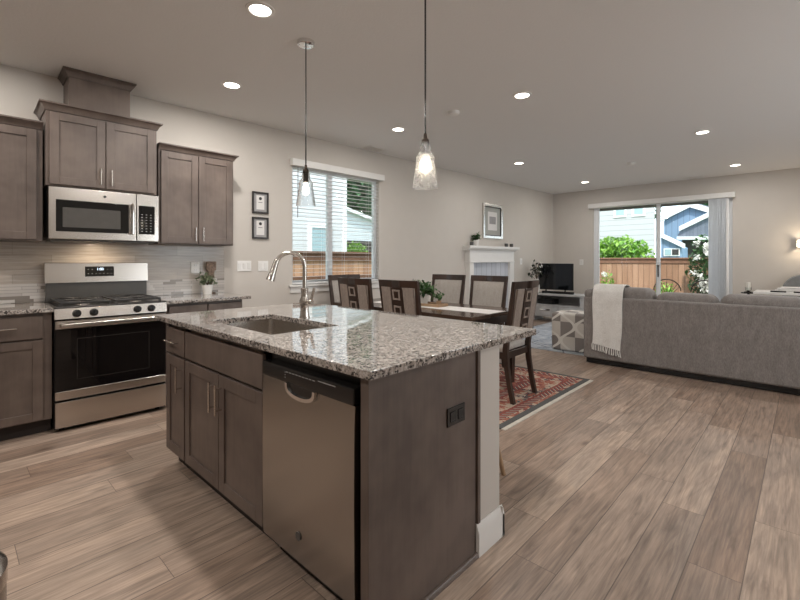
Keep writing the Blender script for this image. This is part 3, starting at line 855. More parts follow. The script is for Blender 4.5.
# end panel
t = thing('end_panel', 'grey-brown wooden end panel closing the near end of the island', 'panel', (-1.035, YF, 0), 0)
b = B(); box(b, -1.052, -1.022, YF + .0, 1.550, .0, .884, .002, 1); box(b, -1.060, -1.0215, YF - .003, YF + .045, .0, .884, .002, 1)
wpart('board', b, M['cab'], t)
wpart('shoe_moulding', prism(B(), [(-1.021, 0), (-1.006, 0), (-1.008, .012), (-1.013, .018), (-1.021, .02)], YF, 1.551, 'y'), M['cab'], t)
wpart('edge_trim', box(B(), -1.030, -1.012, 1.552, 1.574, .137, .884, .004, 2), M['cab'], t)
t = thing('power_outlet', 'black power outlet on the island end panel', 'outlet', (-1.022, 1.405, .64))
wpart('plate', box(B(), -1.0215, -1.0155, 1.345, 1.462, .605, .678, .002, 1), M['black'], t)
b = B()
for y in (1.378, 1.430): box(b, -1.0155, -1.0135, y - .017, y + .017, .622, .661, .002, 1)
wpart('socket', b, M['blackglass'], t)

# granite island top with sink cut-out
X0, X1, Y0, Y1 = -2.975, -.985, .905, 2.04
hx0, hx1, hy0, hy1 = -2.49, -1.80, 1.04, 1.435
t_ = bmesh.new()
def grid_slab(bm, z0, z1):
    xs, ys = (X0, hx0, hx1, X1), (Y0, hy0, hy1, Y1)
    V = {}
    for zi, z in enumerate((z0, z1)):
        for i, x in enumerate(xs):
            for j, y in enumerate(ys): V[zi, i, j] = bm.verts.new((x, y, z))
    for i in range(3):
        for j in range(3):
            if i == 1 and j == 1: continue
            bm.faces.new((V[1, i, j], V[1, i + 1, j], V[1, i + 1, j + 1], V[1, i, j + 1]))
            bm.faces.new((V[0, i, j], V[0, i, j + 1], V[0, i + 1, j + 1], V[0, i + 1, j]))
    for k in range(3):
        for q in ((k, 0, k + 1, 0), (k, 3, k + 1, 3), (0, k, 0, k + 1), (3, k, 3, k + 1)):
            bm.faces.new((V[0, q[0], q[1]], V[0, q[2], q[3]], V[1, q[2], q[3]], V[1, q[0], q[1]]))
    for q in ((1, 1, 2, 1), (1, 2, 2, 2), (1, 1, 1, 2), (2, 1, 2, 2)):
        bm.faces.new((V[0, q[0], q[1]], V[0, q[2], q[3]], V[1, q[2], q[3]], V[1, q[0], q[1]]))
    bmesh.ops.recalc_face_normals(bm, faces=bm.faces)
grid_slab(t_, .884, .914)
ed = [e for e in t_.edges if len(e.link_faces) == 2 and e.calc_face_angle() > 1.0]
bmesh.ops.bevel(t_, geom=ed, offset=.004, segments=2, profile=.5, affect='EDGES')
solo('island_countertop', t_, M['granite'], 'large speckled granite countertop on the island', 'countertop', (-1.98, 1.47, .884), smooth=30)
# sink
t = thing('sink', 'undermount stainless steel sink set in the island countertop', 'sink', (-2.117, 1.237, .67))
b = bmesh.new()
def loop(x0, x1, y0, y1, z, r, n=5):
    out = []
    for cx, cy, a0 in ((x1 - r, y1 - r, 0), (x0 + r, y1 - r, PI / 2), (x0 + r, y0 + r, PI), (x1 - r, y0 + r, 3 * PI / 2)):
        for k in range(n + 1):
            a = a0 + PI / 2 * k / n; out.append(b.verts.new((cx + r * math.cos(a), cy + r * math.sin(a), z)))
    return out
e = .008
Ls = [loop(hx0 - .03, hx1 + .03, hy0 - .03, hy1 + .03, .8835, .04), loop(hx0 - e, hx1 + e, hy0 - e, hy1 + e, .8835, .03), loop(hx0 - e + .004, hx1 + e - .004, hy0 - e + .004, hy1 + e - .004, .70, .03), loop(hx0 + .03, hx1 - .03, hy0 + .03, hy1 - .03, .675, .03)]
for a, c in zip(Ls, Ls[1:]):
    n = len(a)
    for i in range(n): b.faces.new((a[i], a[(i + 1) % n], c[(i + 1) % n], c[i]))
b.faces.new(Ls[-1]); bmesh.ops.recalc_face_normals(b, faces=b.faces)
bmesh.ops.solidify(b, geom=list(b.faces), thickness=.0015)
wpart('basin', b, M['steel'], t)
wpart('drain', lathe(B(), [(0, .678), (.03, .678), (.042, .681), (.045, .679), (.045, .676), (0, .676)], -2.117, 1.30, 24), M['chrome'], t)
# faucet
fx, fy = -2.18, 1.475
t = thing('faucet', 'nickel gooseneck kitchen faucet standing behind the sink', 'faucet', (fx, fy, .914))
wpart('base', lathe(B(), [(0, .9142), (.031, .9142), (.031, .920), (.027, .926), (.025, .96), (.026, .985), (.030, 1.0), (.030, 1.02), (.022, 1.035), (.019, 1.06), (.022, 1.08), (.022, 1.088), (.016, 1.094), (0, 1.094)], fx, fy, 24), M['nickel'], t)
arc = [(fx, fy, 1.08), (fx, fy, 1.22)]
dirx, diry = -.28, -.96
for k in range(0, 9):
    a = PI * (k / 8) * .90
    rr = .086
    arc.append((fx + dirx * rr * (1 - math.cos(a)), fy + diry * rr * (1 - math.cos(a)), 1.222 + rr * .95 * math.sin(a)))
wpart('spout', tube(B(), arc, .0125, 14), M['nickel'], t)
p = Vector(arc[-1]); q = p + Vector((dirx * .035, diry * .035, -.105))
wpart('spray_head', tube(B(), [p + (p - q) * .12, p, p.lerp(q, .55), q], [.0145, .0155, .0185, .0245], 16, 0), M['nickel'], t)
lv = B(); cyl(lv, (fx + .018, fy, 1.01), (fx + .062, fy + .010, 1.012), .016, 16); tube(lv, [(fx + .055, fy + .008, 1.02), (fx + .068, fy + .012, 1.055), (fx + .078, fy + .014, 1.095)], [.010, .009, .008], 12)
wpart('lever', lv, M['nickel'], t)

# ------------------------------------------------------------------ pendants
def pendant(x, y, label, mat):
    t = thing('pendant_lamp', label, 'pendant lamp', (x, y, CZ), 0)
    part('canopy', lathe(B(), [(0, -.028), (.050, -.028), (.060, -.022), (.062, 0), (0, 0)], 0, 0, 32), M['chrome'], t)
    zt = 1.885 - CZ
    part('cord', cyl(B(), (0, 0, zt + .03), (0, 0, -.026), .0048, 8), M['black'], t)
    part('socket', lathe(B(), [(0, zt + .045), (.008, zt + .045), (.011, zt + .02), (.020, zt + .012), (.021, zt - .010), (.0175, zt - .014), (.0175, zt - .075), (0, zt - .078)], 0, 0, 20), M['bronze'], t)
    z0 = 1.642 - CZ
    outer = [(.021, zt), (.026, zt - .02), (.030, zt - .032), (.026, zt - .045), (.036, zt - .062), (.048, zt - .078), (.050, zt - .090), (.046, zt - .097), (.053, zt - .14), (.061, zt - .19), (.068, z0)]
    inner = [(r - .003, z) for r, z in outer[::-1]]
    part('glass_shade', lathe(B(), outer + inner, 0, 0, 40, None, True), mat, t, smooth=60)
    bz = zt - .078
    part('bulb', lathe(B(), [(0, bz - .092), (.010, bz - .090), (.020, bz - .080), (.0245, bz - .062), (.022, bz - .040), (.014, bz - .015), (.012, bz), (0, bz)], 0, 0, 20), M['bulbglass'], t)
    return t
pendant(-2.57, 1.75, 'pendant lamp with plain clear glass shade hanging in front of the window', M['seed_smoke'])
pendant(-1.47, 1.75, 'pendant lamp with sparkling seeded glass shade at the near end of the island', M['seed_clear'])

# ------------------------------------------------------------------ left wall small things
LWALL[0] = True
def switch_plate(name, y0, y1, z0, z1, n, label, cat):
    t = thing(name, label, cat, (WX, (y0 + y1) / 2, (z0 + z1) / 2))
    wpart('plate', box(B(), WX, WX + .006, y0, y1, z0, z1, .002, 1), M['white'], t)
    for i in range(n):
        c = y0 + (y1 - y0) * (i + .5) / n; zc = (z0 + z1) / 2
        wpart('rocker', box(B(), WX + .005, WX + .009, c - .016, c + .016, zc - .033, zc + .033, .0015, 1), M['ceramic'], t)
switch_plate('light_switch', 2.201, 2.363, 1.135, 1.250, 3, 'white three-rocker light switch plate right of the backsplash', 'light switch')
switch_plate('light_switch', 2.446, 2.569, 1.132, 1.248, 2, 'white two-rocker light switch plate below the framed pictures', 'light switch')
switch_plate('light_switch', 8.28, 8.36, 1.165, 1.295, 1, 'white switch plate on the wall right of the fireplace', 'light switch')
t = thing('power_outlet', 'white power outlet on the backsplash tiles behind the potted plant', 'outlet', (WX + .009, 1.758, 1.18))
wpart('plate', box(B(), WX + .0095, WX + .0155, 1.716, 1.80, 1.125, 1.240, .002, 1), M['white'], t)
for z in (1.158, 1.207):
    s_ = wpart('socket', box(B(), WX + .0155, WX + .0175, 1.741, 1.775, z - .017, z + .017, .002, 1), M['ceramic'], t)
    b = B(); box(b, WX + .0175, WX + .0180, 1.750, 1.753, z - .006, z + .007); box(b, WX + .0175, WX + .0180, 1.763, 1.766, z - .006, z + .007)
    wpart('slots', b, M['ink'], s_)
LWALL[0] = False
t = thing('light_switch', 'white switch plate on the far wall left of the patio door', 'light switch', (-3.667, FY, 1.215))
wpart('plate', box(B(), -3.71, -3.625, FY - .006, FY, 1.15, 1.275, .002, 1), M['white'], t)
wpart('rocker', box(B(), -3.685, -3.65, FY - .009, FY - .005, 1.18, 1.245, .001, 1), M['ceramic'], t)

LWALL[0] = True
def small_frame(z0, z1, label):
    y0, y1 = 2.372, 2.568
    t = thing('picture_frame', label, 'picture', (WX, (y0 + y1) / 2, z0), 0, 'small black frames beside the window')
    f = .02; b = B()
    box(b, WX, WX + .022, y0, y0 + f, z0, z1, .002, 1); box(b, WX, WX + .022, y1 - f, y1, z0, z1, .002, 1)
    box(b, WX, WX + .022, y0 + f, y1 - f, z0, z0 + f, .002, 1); box(b, WX, WX + .022, y0 + f, y1 - f, z1 - f, z1, .002, 1)
    wpart('frame', b, M['frame'], t)
    wpart('mat', box(B(), WX, WX + .010, y0 + f, y1 - f, z0 + f, z1 - f), M['greypaper'], t)
    p = wpart('print', box(B(), WX + .010, WX + .0112, y0 + .050, y1 - .050, z0 + .045, z1 - .04), M['paper'], t)
    yc = (y0 + y1) / 2
    b = B(); lathe(b, [(0, 0), (.018, 0), (.018, .0008), (0, .0008)], 0, 0, 20, Matrix.Translation((WX + .0112, yc, z1 - .075)) @ Matrix.Rotation(PI / 2, 4, 'Y'))
    box(b, WX + .0112, WX + .0118, yc - .025, yc + .025, z1 - .122, z1 - .117)
    wpart('printed_mark', b, M['ink'], p)
small_frame(1.790, 2.035, 'small black framed print, upper of the pair beside the window')
small_frame(1.500, 1.748, 'small black framed print, lower of the pair beside the window')

# window blind
t = thing('window_blind', 'white horizontal slat blind hanging in the kitchen window', 'blind', (WX, 3.6, 2.43))
wpart('valance', box(B(), WX, WX + .065, 2.855, 4.355, 2.40, 2.482, .004, 2), M['trim'], t)
b = B(); n = 29
for i in range(n):
    z = 2.395 - i * (2.395 - 1.005) / (n - 1)
    a = R(1)
    box(b, -.024, .024, wy0 + .012, wy1 - .012, -.0013, .0013, 0, 1, Matrix.Translation((WX - .030, 0, z)) @ Matrix.Rotation(a, 4, 'Y'))
wpart('slats', b, M['slat'], t)
wpart('bottom_rail', box(B(), WX - .055, WX - .008, wy0 + .012, wy1 - .012, .965, .985, .003, 1), M['slat'], t)
b = B()
for y in (wy0 + .2, 3.35, 3.68, wy1 - .2):
    for x in (WX - .056, WX - .004): cyl(b, (x, y, .97), (x, y, 2.43), .0012, 6)
wpart('ladder_cords', b, M['slat'], t)
wpart('wand', cyl(B(), (WX + .004, 2.96, 1.78), (WX + .012, 2.96, 2.41), .0045, 8), M['cord'], t)

# counter plant + plaque
def pot_plant(name, x, y, z, label, rt, rb, h, mat, nleaf, lsz, spread, lh, pot=M['ceramic'], seed=1):
    t = thing(name, label, 'plant', (x, y, z))
    r2 = random.Random(seed)
    part('pot', lathe(B(), [(0, .0), (rb, .0), (rt, h), (rt - .006, h), (rt - .010, h - .012), (0, h - .012)], 0, 0, 28), pot, t)
    part('soil', lathe(B(), [(0, h - .0118), (rt - .011, h - .0118), (rt - .011, h - .006), (0, h - .006)], 0, 0, 20), M['soil'], t)
    st = B(); pts = []
    for i in range(14):
        a = r2.uniform(0, 2 * PI); rr = r2.uniform(.3, 1) * spread; hh = r2.uniform(.4, 1) * lh
        e_ = Vector((rr * math.cos(a), rr * math.sin(a), h + hh))
        tube(st, [(0, 0, h - .01), (rr * .3 * math.cos(a), rr * .3 * math.sin(a), h + hh * .6), e_], .0016, 5, 1)
        for k in range(max(1, nleaf // 14)):
            f = r2.uniform(.35, 1.05)
            pts.append((e_.x * f + r2.gauss(0, lsz * .6), e_.y * f + r2.gauss(0, lsz * .6), h + hh * f + r2.gauss(0, lsz * .4)))
    part('stems', st, M['stem'], t)
    part('leaves', leaves(B(), pts, lsz, .4, r2), mat, t, smooth=0)
    return t
pot_plant('potted_plant', -4.44, 1.823, .915, 'small sage-green plant in white pot on the right countertop', .054, .040, .095, M['leafpale'], 150, .042, .085, .10, seed=4)
t = thing('carved_plaque', 'small carved brown wooden plaque standing against the backsplash tiles', 'ornament', (-4.545, 1.903, .915))
b = B(); box(b, -4.556, -4.534, 1.852, 1.953, 1.15, 1.245, .008, 2); box(b, -4.555, -4.535, 1.872, 1.932, 1.08, 1.155, .006, 2)
wpart('carving', b, M['plaque'], t)
b = B(); cyl(b, (-4.545, 1.903, .925), (-4.545, 1.903, 1.09), .006, 10); box(b, -4.575, -4.52, 1.865, 1.94, .9145, .927, .003, 1)
wpart('stand', b, M['plaque'], t)

# ------------------------------------------------------------------ fireplace
t = thing('fireplace', 'white fireplace with mantel shelf on the left wall', 'fireplace', (WX + .001, 6.95, 0))
bx = -4.49; ya, yb, oa, ob = 6.36, 7.85, 6.48, 7.70
b = B(); box(b, WX + .001, -4.43, 6.29, 7.97, 1.470, 1.516, .004, 2); prism(b, [(WX + .001, 1.43), (bx + .01, 1.43), (-4.45, 1.471), (WX + .001, 1.471)], 6.28, 7.92, 'y')
wpart('mantel_shelf', b, M['trim'], t)
b = B(); box(b, WX + .001, bx, ya, yb, 1.225, 1.431, .003, 1); box(b, WX + .001, bx + .012, ya - .01, yb + .01, 1.215, 1.235, .002, 1)
wpart('header', b, M['trim'], t)
for a, c in ((ya, oa), (ob, yb)):
    b = B(); box(b, WX + .001, bx, a, c, .0, 1.216, .003, 1); box(b, WX + .001, bx + .014, a - .01, c + .01, 0, .16, .003, 1)
    wpart('pilaster', b, M['trim'], t)
wpart('surround', box(B(), WX + .001, bx - .05, oa, ob, 0.62, 1.216), M['surround'], t)
for a, c in ((oa, 6.75), (7.43, ob)): wpart('lower_surround', box(B(), WX + .001, bx - .05, a, c, 0, .62), M['surround'], t)
wpart('firebox', box(B(), WX + .001, bx - .075, 6.75, 7.43, 0, .62), M['black'], t)
t = thing('framed_picture', 'silver framed picture hanging above the fireplace mantel', 'picture', (WX, 7.22, 1.668))
y0, y1, z0, z1 = 6.89, 7.56, 1.668, 2.33
b = B(); f = .055
box(b, WX, WX + .035, y0, y0 + f, z0, z1, .006, 2); box(b, WX, WX + .035, y1 - f, y1, z0, z1, .006, 2)
box(b, WX, WX + .035, y0 + f, y1 - f, z0, z0 + f, .006, 2); box(b, WX, WX + .035, y0 + f, y1 - f, z1 - f, z1, .006, 2)
wpart('frame', b, M['silver'], t)
b = B(); g = .055; f2 = .014
for (a, c, e1, e2) in ((y0 + g, y0 + g + f2, z0 + g, z1 - g), (y1 - g - f2, y1 - g, z0 + g, z1 - g), (y0 + g, y1 - g, z0 + g, z0 + g + f2), (y0 + g, y1 - g, z1 - g - f2, z1 - g)): box(b, WX, WX + .028, a, c, e1, e2, .002, 1)
wpart('inner_frame', b, M['frame'], t)
wpart('mat', box(B(), WX, WX + .012, y0 + g, y1 - g, z0 + g, z1 - g), plain('grey_green_mat', (.40, .40, .37), .8, 0, .02), t)
wpart('artwork', box(B(), WX + .012, WX + .014, y0 + .18, y1 - .18, z0 + .16, z1 - .15), M['paper'], t)
wpart('artwork_square', box(B(), WX + .014, WX + .0152, y0 + .225, y1 - .225, z0 + .28, z1 - .24), M['greypaper'], t)
pot_plant('potted_plant', -4.50, 6.56, 1.517, 'small dark green plant in white pot on the mantel', .052, .044, .10, M['leaf'], 260, .045, .06, .12, seed=9)
for y, l in ((6.41, 'small dark candle jar left of the plant on the mantel'), (7.56, 'small dark candle jar, left of the two at the right end of the mantel'), (7.75, 'small dark candle jar, right of the two at the right end of the mantel')):
    solo('candle_jar', lathe(B(), [(0, 1.517), (.034, 1.517), (.036, 1.525), (.036, 1.58), (.030, 1.583), (0, 1.583)], -4.49, y, 18), M['greypanel'], l, 'candle jar', (-4.49, y, 1.517), 'candle jars on the mantel')
LWALL[0] = False
rot = Matrix.Translation(LW_PIVOT) @ Matrix.Rotation(LW_ANGLE, 4, 'Z') @ Matrix.Translation(-LW_PIVOT)
for o in ONWALL:
    o.location = rot @ o.location; o.rotation_euler.z += LW_ANGLE

# ------------------------------------------------------------------ dining set
rug = solo('area_rug', box(B(), -1.36, 1.36, -.90, .90, 0, .008), M['persian'], 'red patterned oriental rug under the dining table', 'rug')
rug.location = (-3.01, 3.74, .001)
for s in (1, -1):
    rg = B()
    for i in range(150):
        y = -.895 + 1.79 * i / 149
        box(rg, 1.36 * s if s > 0 else -1.395, 1.395 if s > 0 else -1.36, y - .0045, y + .0045, 0, .004)
    part('fringe', rg, M['fringe'], rug, label='cream fringe', smooth=0)
RZ = .0095
TX0, TX1, TY0, TY1 = -4.08, -2.12, 3.15, 4.05
t = thing('dining_table', 'dark wood dining table with a white runner, ringed by chairs', 'table', ((TX0 + TX1) / 2, 3.6, RZ))
b = B(); box(b, TX0, TX1, TY0, TY1, .725, .76, .006, 2)
wpart('tabletop', b, M['tablewood'], t)
b = B(); i_ = .07
box(b, TX0 + i_, TX1 - i_, TY0 + i_, TY0 + i_ + .022, .64, .725); box(b, TX0 + i_, TX1 - i_, TY1 - i_ - .022, TY1 - i_, .64, .725)
box(b, TX0 + i_, TX0 + i_ + .022, TY0 + i_, TY1 - i_, .64, .725); box(b, TX1 - i_ - .022, TX1 - i_, TY0 + i_, TY1 - i_, .64, .725)
wpart('apron', b, M['chairwood'], t)
for x in (TX0 + .09, TX1 - .09):
    for y in (TY0 + .06, TY1 - .06): wpart('leg', sweep(B(), [(x, y, RZ), (x, y, .60), (x, y, .725)], [(.055, .055), (.085, .085), (.085, .085)]), M['chairwood'], t)
b = B(); box(b, -3.75, -2.13, 3.45, 3.75, .7605, .7625)
solo('table_runner', b, M['runner'], 'white linen runner laid along the dining table', 'table runner', (-2.9, 3.6, .7605))
# tray and plant on the table
t = thing('wooden_tray', 'small wooden tray on the table under the green plant', 'tray', (-2.98, 3.62, .763))
b = B(); box(b, -3.15, -2.80, 3.54, 3.72, .763, .773, .003, 1); box(b, -3.15, -2.80, 3.54, 3.552, .773, .792, .003, 1); box(b, -3.15, -2.80, 3.708, 3.72, .773, .792, .003, 1); box(b, -3.15, -3.138, 3.552, 3.708, .773, .792); box(b, -2.812, -2.80, 3.552, 3.708, .773, .792)
wpart('tray', b, M['tray'], t)
pot_plant('potted_plant', -3.07, 3.63, .774, 'bushy green trailing plant on the dining table', .05, .04, .09, M['leaf'], 300, .055, .17, .17, seed=12)
pot_plant('potted_plant', -2.86, 3.63, .774, 'small green sprig on the right end of the table tray', .028, .022, .05, M['leaf'], 60, .04, .05, .08, pot=M['tray'], seed=15)

def make_chair(label):
    t = thing('dining_chair', label, 'chair', (0, 0, 0), 0, 'dining chairs around the table')
    sh = lambda z: -.205 - max(0, z - .46) * .15
    W2 = .24
    for s in (-1, 1):
        x = s * (W2 - .02)
        zs = (0, .15, .32, .46, .7, .9, 1.045)
        ys = (-.275, -.242, -.214, -.205, sh(.7) , sh(.9), sh(1.045))
        xs = (x, x, x, x, x + s * .004, x + s * .010, x + s * .016)
        part('leg', sweep(B(), list(zip(xs, ys, zs)), [(.036, .036), (.036, .038), (.038, .042), (.040, .045), (.036, .038), (.034, .032), (.032, .028)]), M['chairwood'], t)
        part('leg', sweep(B(), [(x, .205, 0), (x, .205, .40), (x, .205, .42)], [(.032, .032), (.044, .044), (.044, .044)]), M['chairwood'], t)
    def sheared(bm):
        for v in bm.verts: v.co.y += sh(v.co.z)
        return bm
    b = B(); n = 8
    for i in range(n):
        x0, x1 = -W2 - .012 + (2 * W2 + .024) * i / n, -W2 - .012 + (2 * W2 + .024) * (i + 1) / n
        c0, c1 = -.020 * (1 - (x0 / W2) ** 2), -.020 * (1 - (x1 / W2) ** 2)
        prism(b, [(x0, c0 - .014), (x1, c1 - .014), (x1, c1 + .014), (x0, c0 + .014)], .995, 1.062, 'z')
    bmesh.ops.remove_doubles(b, verts=b.verts, dist=.0003)
    part('top_rail', sheared(b), M['chairwood'], t)
    part('lower_rail', sheared(box(B(), -W2 + .03, W2 - .03, -.014, .012, .545, .590, .003, 1)), M['chairwood'], t)
    # fabric pad at the front of the backrest
    b = B(); nx, nz = 8, 10; tt = bmesh.new(); g = []
    for j in range(nz + 1):
        z = .588 + (.997 - .588) * j / nz
        g.append([tt.verts.new((-W2 + .026 + (2 * W2 - .052) * i / nx, .004 + .028 * (1 - abs(2 * i / nx - 1) ** 4) * (1 - abs(2 * j / nz - 1) ** 4) - .016 * (1 - (2 * i / nx - 1) ** 2), z)) for i in range(nx + 1)])
    for j in range(nz):
        for i in range(nx): tt.faces.new((g[j][i], g[j][i + 1], g[j + 1][i + 1], g[j + 1][i]))
    ret = bmesh.ops.extrude_face_region(tt, geom=list(tt.faces))
    for v in [q for q in ret['geom'] if isinstance(q, bmesh.types.BMVert)]: v.co.y = -.010 - .012 * (1 - (v.co.x / W2) ** 2)
    bmesh.ops.recalc_face_normals(tt, faces=tt.faces); merge(b, tt)
    part('back_pad', sheared(b), M['chairfab'], t)
    # rear face: wooden splat with square insets between two fabric strips
    for s in (-1, 1):
        a, c = sorted((s * .075, s * (W2 - .035)))
        part('back_strip', sheared(box(B(), a, c, -.032, -.012, .588, .996, .002, 1)), M['chairback'], t)
    sp = part('splat', sheared(box(B(), -.075, .075, -.040, -.012, .588, .996, .002, 1)), M['chairwood'], t)
    for k in range(3):
        zc = .925 - k * .150; b = B(); q, f = .048, .017
        box(b, -q, -q + f, -.046, -.038, zc - q, zc + q, .001, 1); box(b, q - f, q, -.046, -.038, zc - q, zc + q, .001, 1)
        box(b, -q + f, q - f, -.046, -.038, zc - q, zc - q + f, .001, 1); box(b, -q + f, q - f, -.046, -.038, zc + q - f, zc + q, .001, 1)
        part('inset', sheared(b), M['chairback'], sp)
    b = B()
    box(b, -W2 + .035, W2 - .035, .190, .212, .375, .435, .002, 1); box(b, -W2 + .035, W2 - .035, -.215, -.193, .375, .435, .002, 1)
    box(b, -W2 + .008, -W2 + .030, -.19, .19, .375, .435, .002, 1); box(b, W2 - .030, W2 - .008, -.19, .19, .375, .435, .002, 1)
    part('seat_frame', b, M['chairwood'], t)
    part('seat', box(B(), -W2 + .004, W2 - .004, -.185, .232, .433, .485, .018, 3), M['chairfab'], t)
    return t
c0 = make_chair('dark wood dining chair with square-inset back at the right end of the table')
c0.location = (-2.135, 3.60, RZ); c0.rotation_euler = (0, 0, PI / 2 + R(2))       # faces -x, back towards +x
dup(c0, (-3.42, 3.21, RZ), R(0), 'dark wood dining chair seen from behind, nearer the window of the two behind the island')
dup(c0, (-2.77, 3.20, RZ), R(-1), 'dark wood dining chair seen from behind, between the two others in front of the plant')
dup(c0, (-3.36, 4.19, RZ), PI + R(2), 'dining chair across the table, left of the fireplace, grey fabric front showing')
dup(c0, (-2.78, 4.20, RZ), PI - R(1), 'dining chair on the far side of the table, in front of the fireplace')
dup(c0, (-4.02, 3.52, RZ), -PI / 2, 'dining chair at the window end of the table with its fabric front showing')

# bar stool tucked behind the island
t = thing('bar_stool', 'wooden bar stool behind the island, only a slanted leg in view', 'stool', (-1.51, 2.03, 0))
part('seat', lathe(B(), [(0, .60), (.165, .60), (.185, .615), (.185, .635), (.165, .652), (0, .645)], 0, 0, 32), M['chairfab'], t)
for sx in (-1, 1):
    for sy in (-1, 1): part('leg', tube(B(), [(sx * .22, sy * .22, 0), (sx * .12, sy * .12, .602)], [.013, .019], 12, 0), M['tray'], t)
b = B()
for k in range(4):
    a = [(1, 1), (-1, 1), (-1, -1), (1, -1)]; p, q = a[k], a[(k + 1) % 4]
    cyl(b, (p[0] * .182, p[1] * .182, .23), (q[0] * .182, q[1] * .182, .23), .009, 10)
part('foot_ring', b, M['tray'], t)

# ------------------------------------------------------------------ living corner
o = solo('area_rug', box(B(), -1.40, 1.40, -1.32, 1.32, 0, .007), M['bluerug'], 'pale blue-grey distressed rug in front of the television stand', 'rug')
o.location = (-2.35, 7.08, .001)
t = thing('tv_stand', 'weathered grey television stand with open shelf and two drawers', 'tv stand', (-3.62, 8.70, 0))
a, c, y0, y1 = -4.20, -3.04, 8.45, 8.95
b = B(); box(b, a - .02, c + .02, y0 - .015, y1, .535, .568, .003, 1); box(b, a, a + .035, y0, y1, 0, .535, .002, 1); box(b, c - .035, c, y0, y1, 0, .535, .002, 1)
box(b, a + .035, c - .035, y0 + .01, y1, .325, .35); box(b, a + .035, c - .035, y1 - .02, y1, .11, .535); box(b, a + .035, c - .035, y0 + .01, y1, .10, .12)
m = (a + c) / 2; box(b, m - .012, m + .012, y0 + .01, y1, .12, .325); box(b, c - .16, c - .035, y0 + .01, y0 + .03, .35, .535)
wpart('case', b, M['greywood'], t)
for xa, xb in ((a + .04, m - .015), (m + .015, c - .04)):
    dw = wpart('drawer', box(B(), xa, xb, y0 - .004, y0 + .012, .125, .32, .002, 1), M['greywood'], t)
    wpart('handle', box(B(), (xa + xb) / 2 - .11, (xa + xb) / 2 + .11, y0 - .022, y0 - .004, .232, .262, .003, 1), M['chrome'], dw)
solo('media_box', box(B(), -4.10, -3.76, 8.55, 8.8, .3505, .45, .004, 2), M['black'], 'black media box on the shelf of the television stand', 'electronics', (-3.93, 8.68, .3505))
t = thing('television', 'flat black television standing on the grey stand', 'television', (-3.82, 8.78, .568))
wpart('screen_housing', box(B(), -4.20, -3.45, 8.77, 8.805, .635, 1.187, .006, 2), M['black'], t)
wpart('screen', box(B(), -4.19, -3.46, 8.767, 8.771, .650, 1.178), M['screen'], t)
for x in (-4.03, -3.62):
    b = B(); box(b, x - .012, x + .012, 8.70, 8.87, .5685, .578, .002, 1); box(b, x - .01, x + .01, 8.775, 8.797, .575, .64)
    wpart('foot', b, M['black'], t)
solo('soundbar', box(B(), -4.03, -3.38, 8.58, 8.66, .5685, .618, .008, 2), M['black'], 'long black soundbar on the stand under the television', 'soundbar', (-3.70, 8.62, .5685))
t = thing('flower_vase', 'white vase with dark leafy stems left of the television', 'vase', (-4.115, 8.53, .568))
r2 = random.Random(3)
part('vase', lathe(B(), [(0, .001), (.045, .001), (.062, .08), (.060, .15), (.042, .22), (.036, .27), (.042, .30), (.036, .30), (.03, .27), (0, .25)], 0, 0, 24), M['ceramic'], t)
st = B(); pts = []; wh = []
for i in range(14):
    an = r2.uniform(0, 2 * PI); rr = r2.uniform(.05, .20); hh = r2.uniform(.42, .66)
    e_ = Vector((rr * math.cos(an) * .9 - .01, rr * math.sin(an) * .55 - .03, hh)); tube(st, [(0, 0, .26), (e_.x * .3, e_.y * .3, hh * .7), e_], .003, 5)
    for k in range(9):
        f = r2.uniform(.55, 1.05); q = (e_.x * f + r2.gauss(0, .025), e_.y * f + r2.gauss(0, .02), .26 + (hh - .26) * f + r2.gauss(0, .03))
        (wh if r2.random() < .3 else pts).append(q)
part('stems', st, M['stem'], t); part('leaves', leaves(B(), pts, .075, .4, r2), M['leafdark'], t, smooth=0); part('petals', leaves(B(), wh, .06, .4, r2), M['petal'], t, smooth=0)

# sofa
SX0, SX1, SY = -2.0, .55, 5.40
t = thing('sofa', 'long grey fabric sofa with its back to the camera', 'sofa', ((SX0 + SX1) / 2, 5.85, 0))
def soft(bm, x0, x1, y0, y1, z0, z1, r, seg=5): return box(bm, x0, x1, y0, y1, z0, z1, r, seg)
wpart('back', soft(B(), SX0, SX1, SY, SY + .22, .065, .815, .025, 4), M['sofa'], t)
wpart('base', soft(B(), SX0, SX1, SY + .20, 6.34, .065, .30, .02, 3), M['sofa'], t)
cb = [(SX0 + .10, -1.255, .918), (-1.245, -.665, .878), (-.655, .02, .892), (.035, .50, .90)]
for xa, xb, zt in cb:
    b = B(); soft(b, xa, xb, SY + .045, SY + .33, .50, zt, .085, 6)
    for v in b.verts:
        f = 1 - abs(2 * (v.co.x - xa) / (xb - xa) - 1) ** 3
        if v.co.z > .8: v.co.z += .028 * f
    wpart('back_cushion', b, M['sofa'], t)
for xa, xb in ((SX0 + .20, -1.10), (-1.09, -.35), (-.34, .36)): wpart('seat_cushion', soft(B(), xa, xb, SY + .22, 6.38, .295, .46, .05, 4), M['sofa'], t)
b = B(); soft(b, SX0 - .02, SX0 + .195, SY + .10, 6.34, .10, .62, .08, 6)
for v in b.verts:
    if v.co.z > .45: v.co.x -= .05 * (v.co.y - SY) / .9
wpart('arm', b, M['sofa'], t)
wpart('arm', soft(B(), SX1 - .195, SX1 + .02, SY + .10, 6.34, .10, .62, .08, 6), M['sofa'], t)
b = B(); soft(b, SX0 + .0, SX0 + .12, SY + .0, SY + .22, .78, .905, .05, 4)
wpart('back_corner', b, M['sofa'], t)
wpart('plinth', box(B(), SX0 + .03, SX1 - .03, SY + .025, 6.30, .009, .066), M['black'], t)
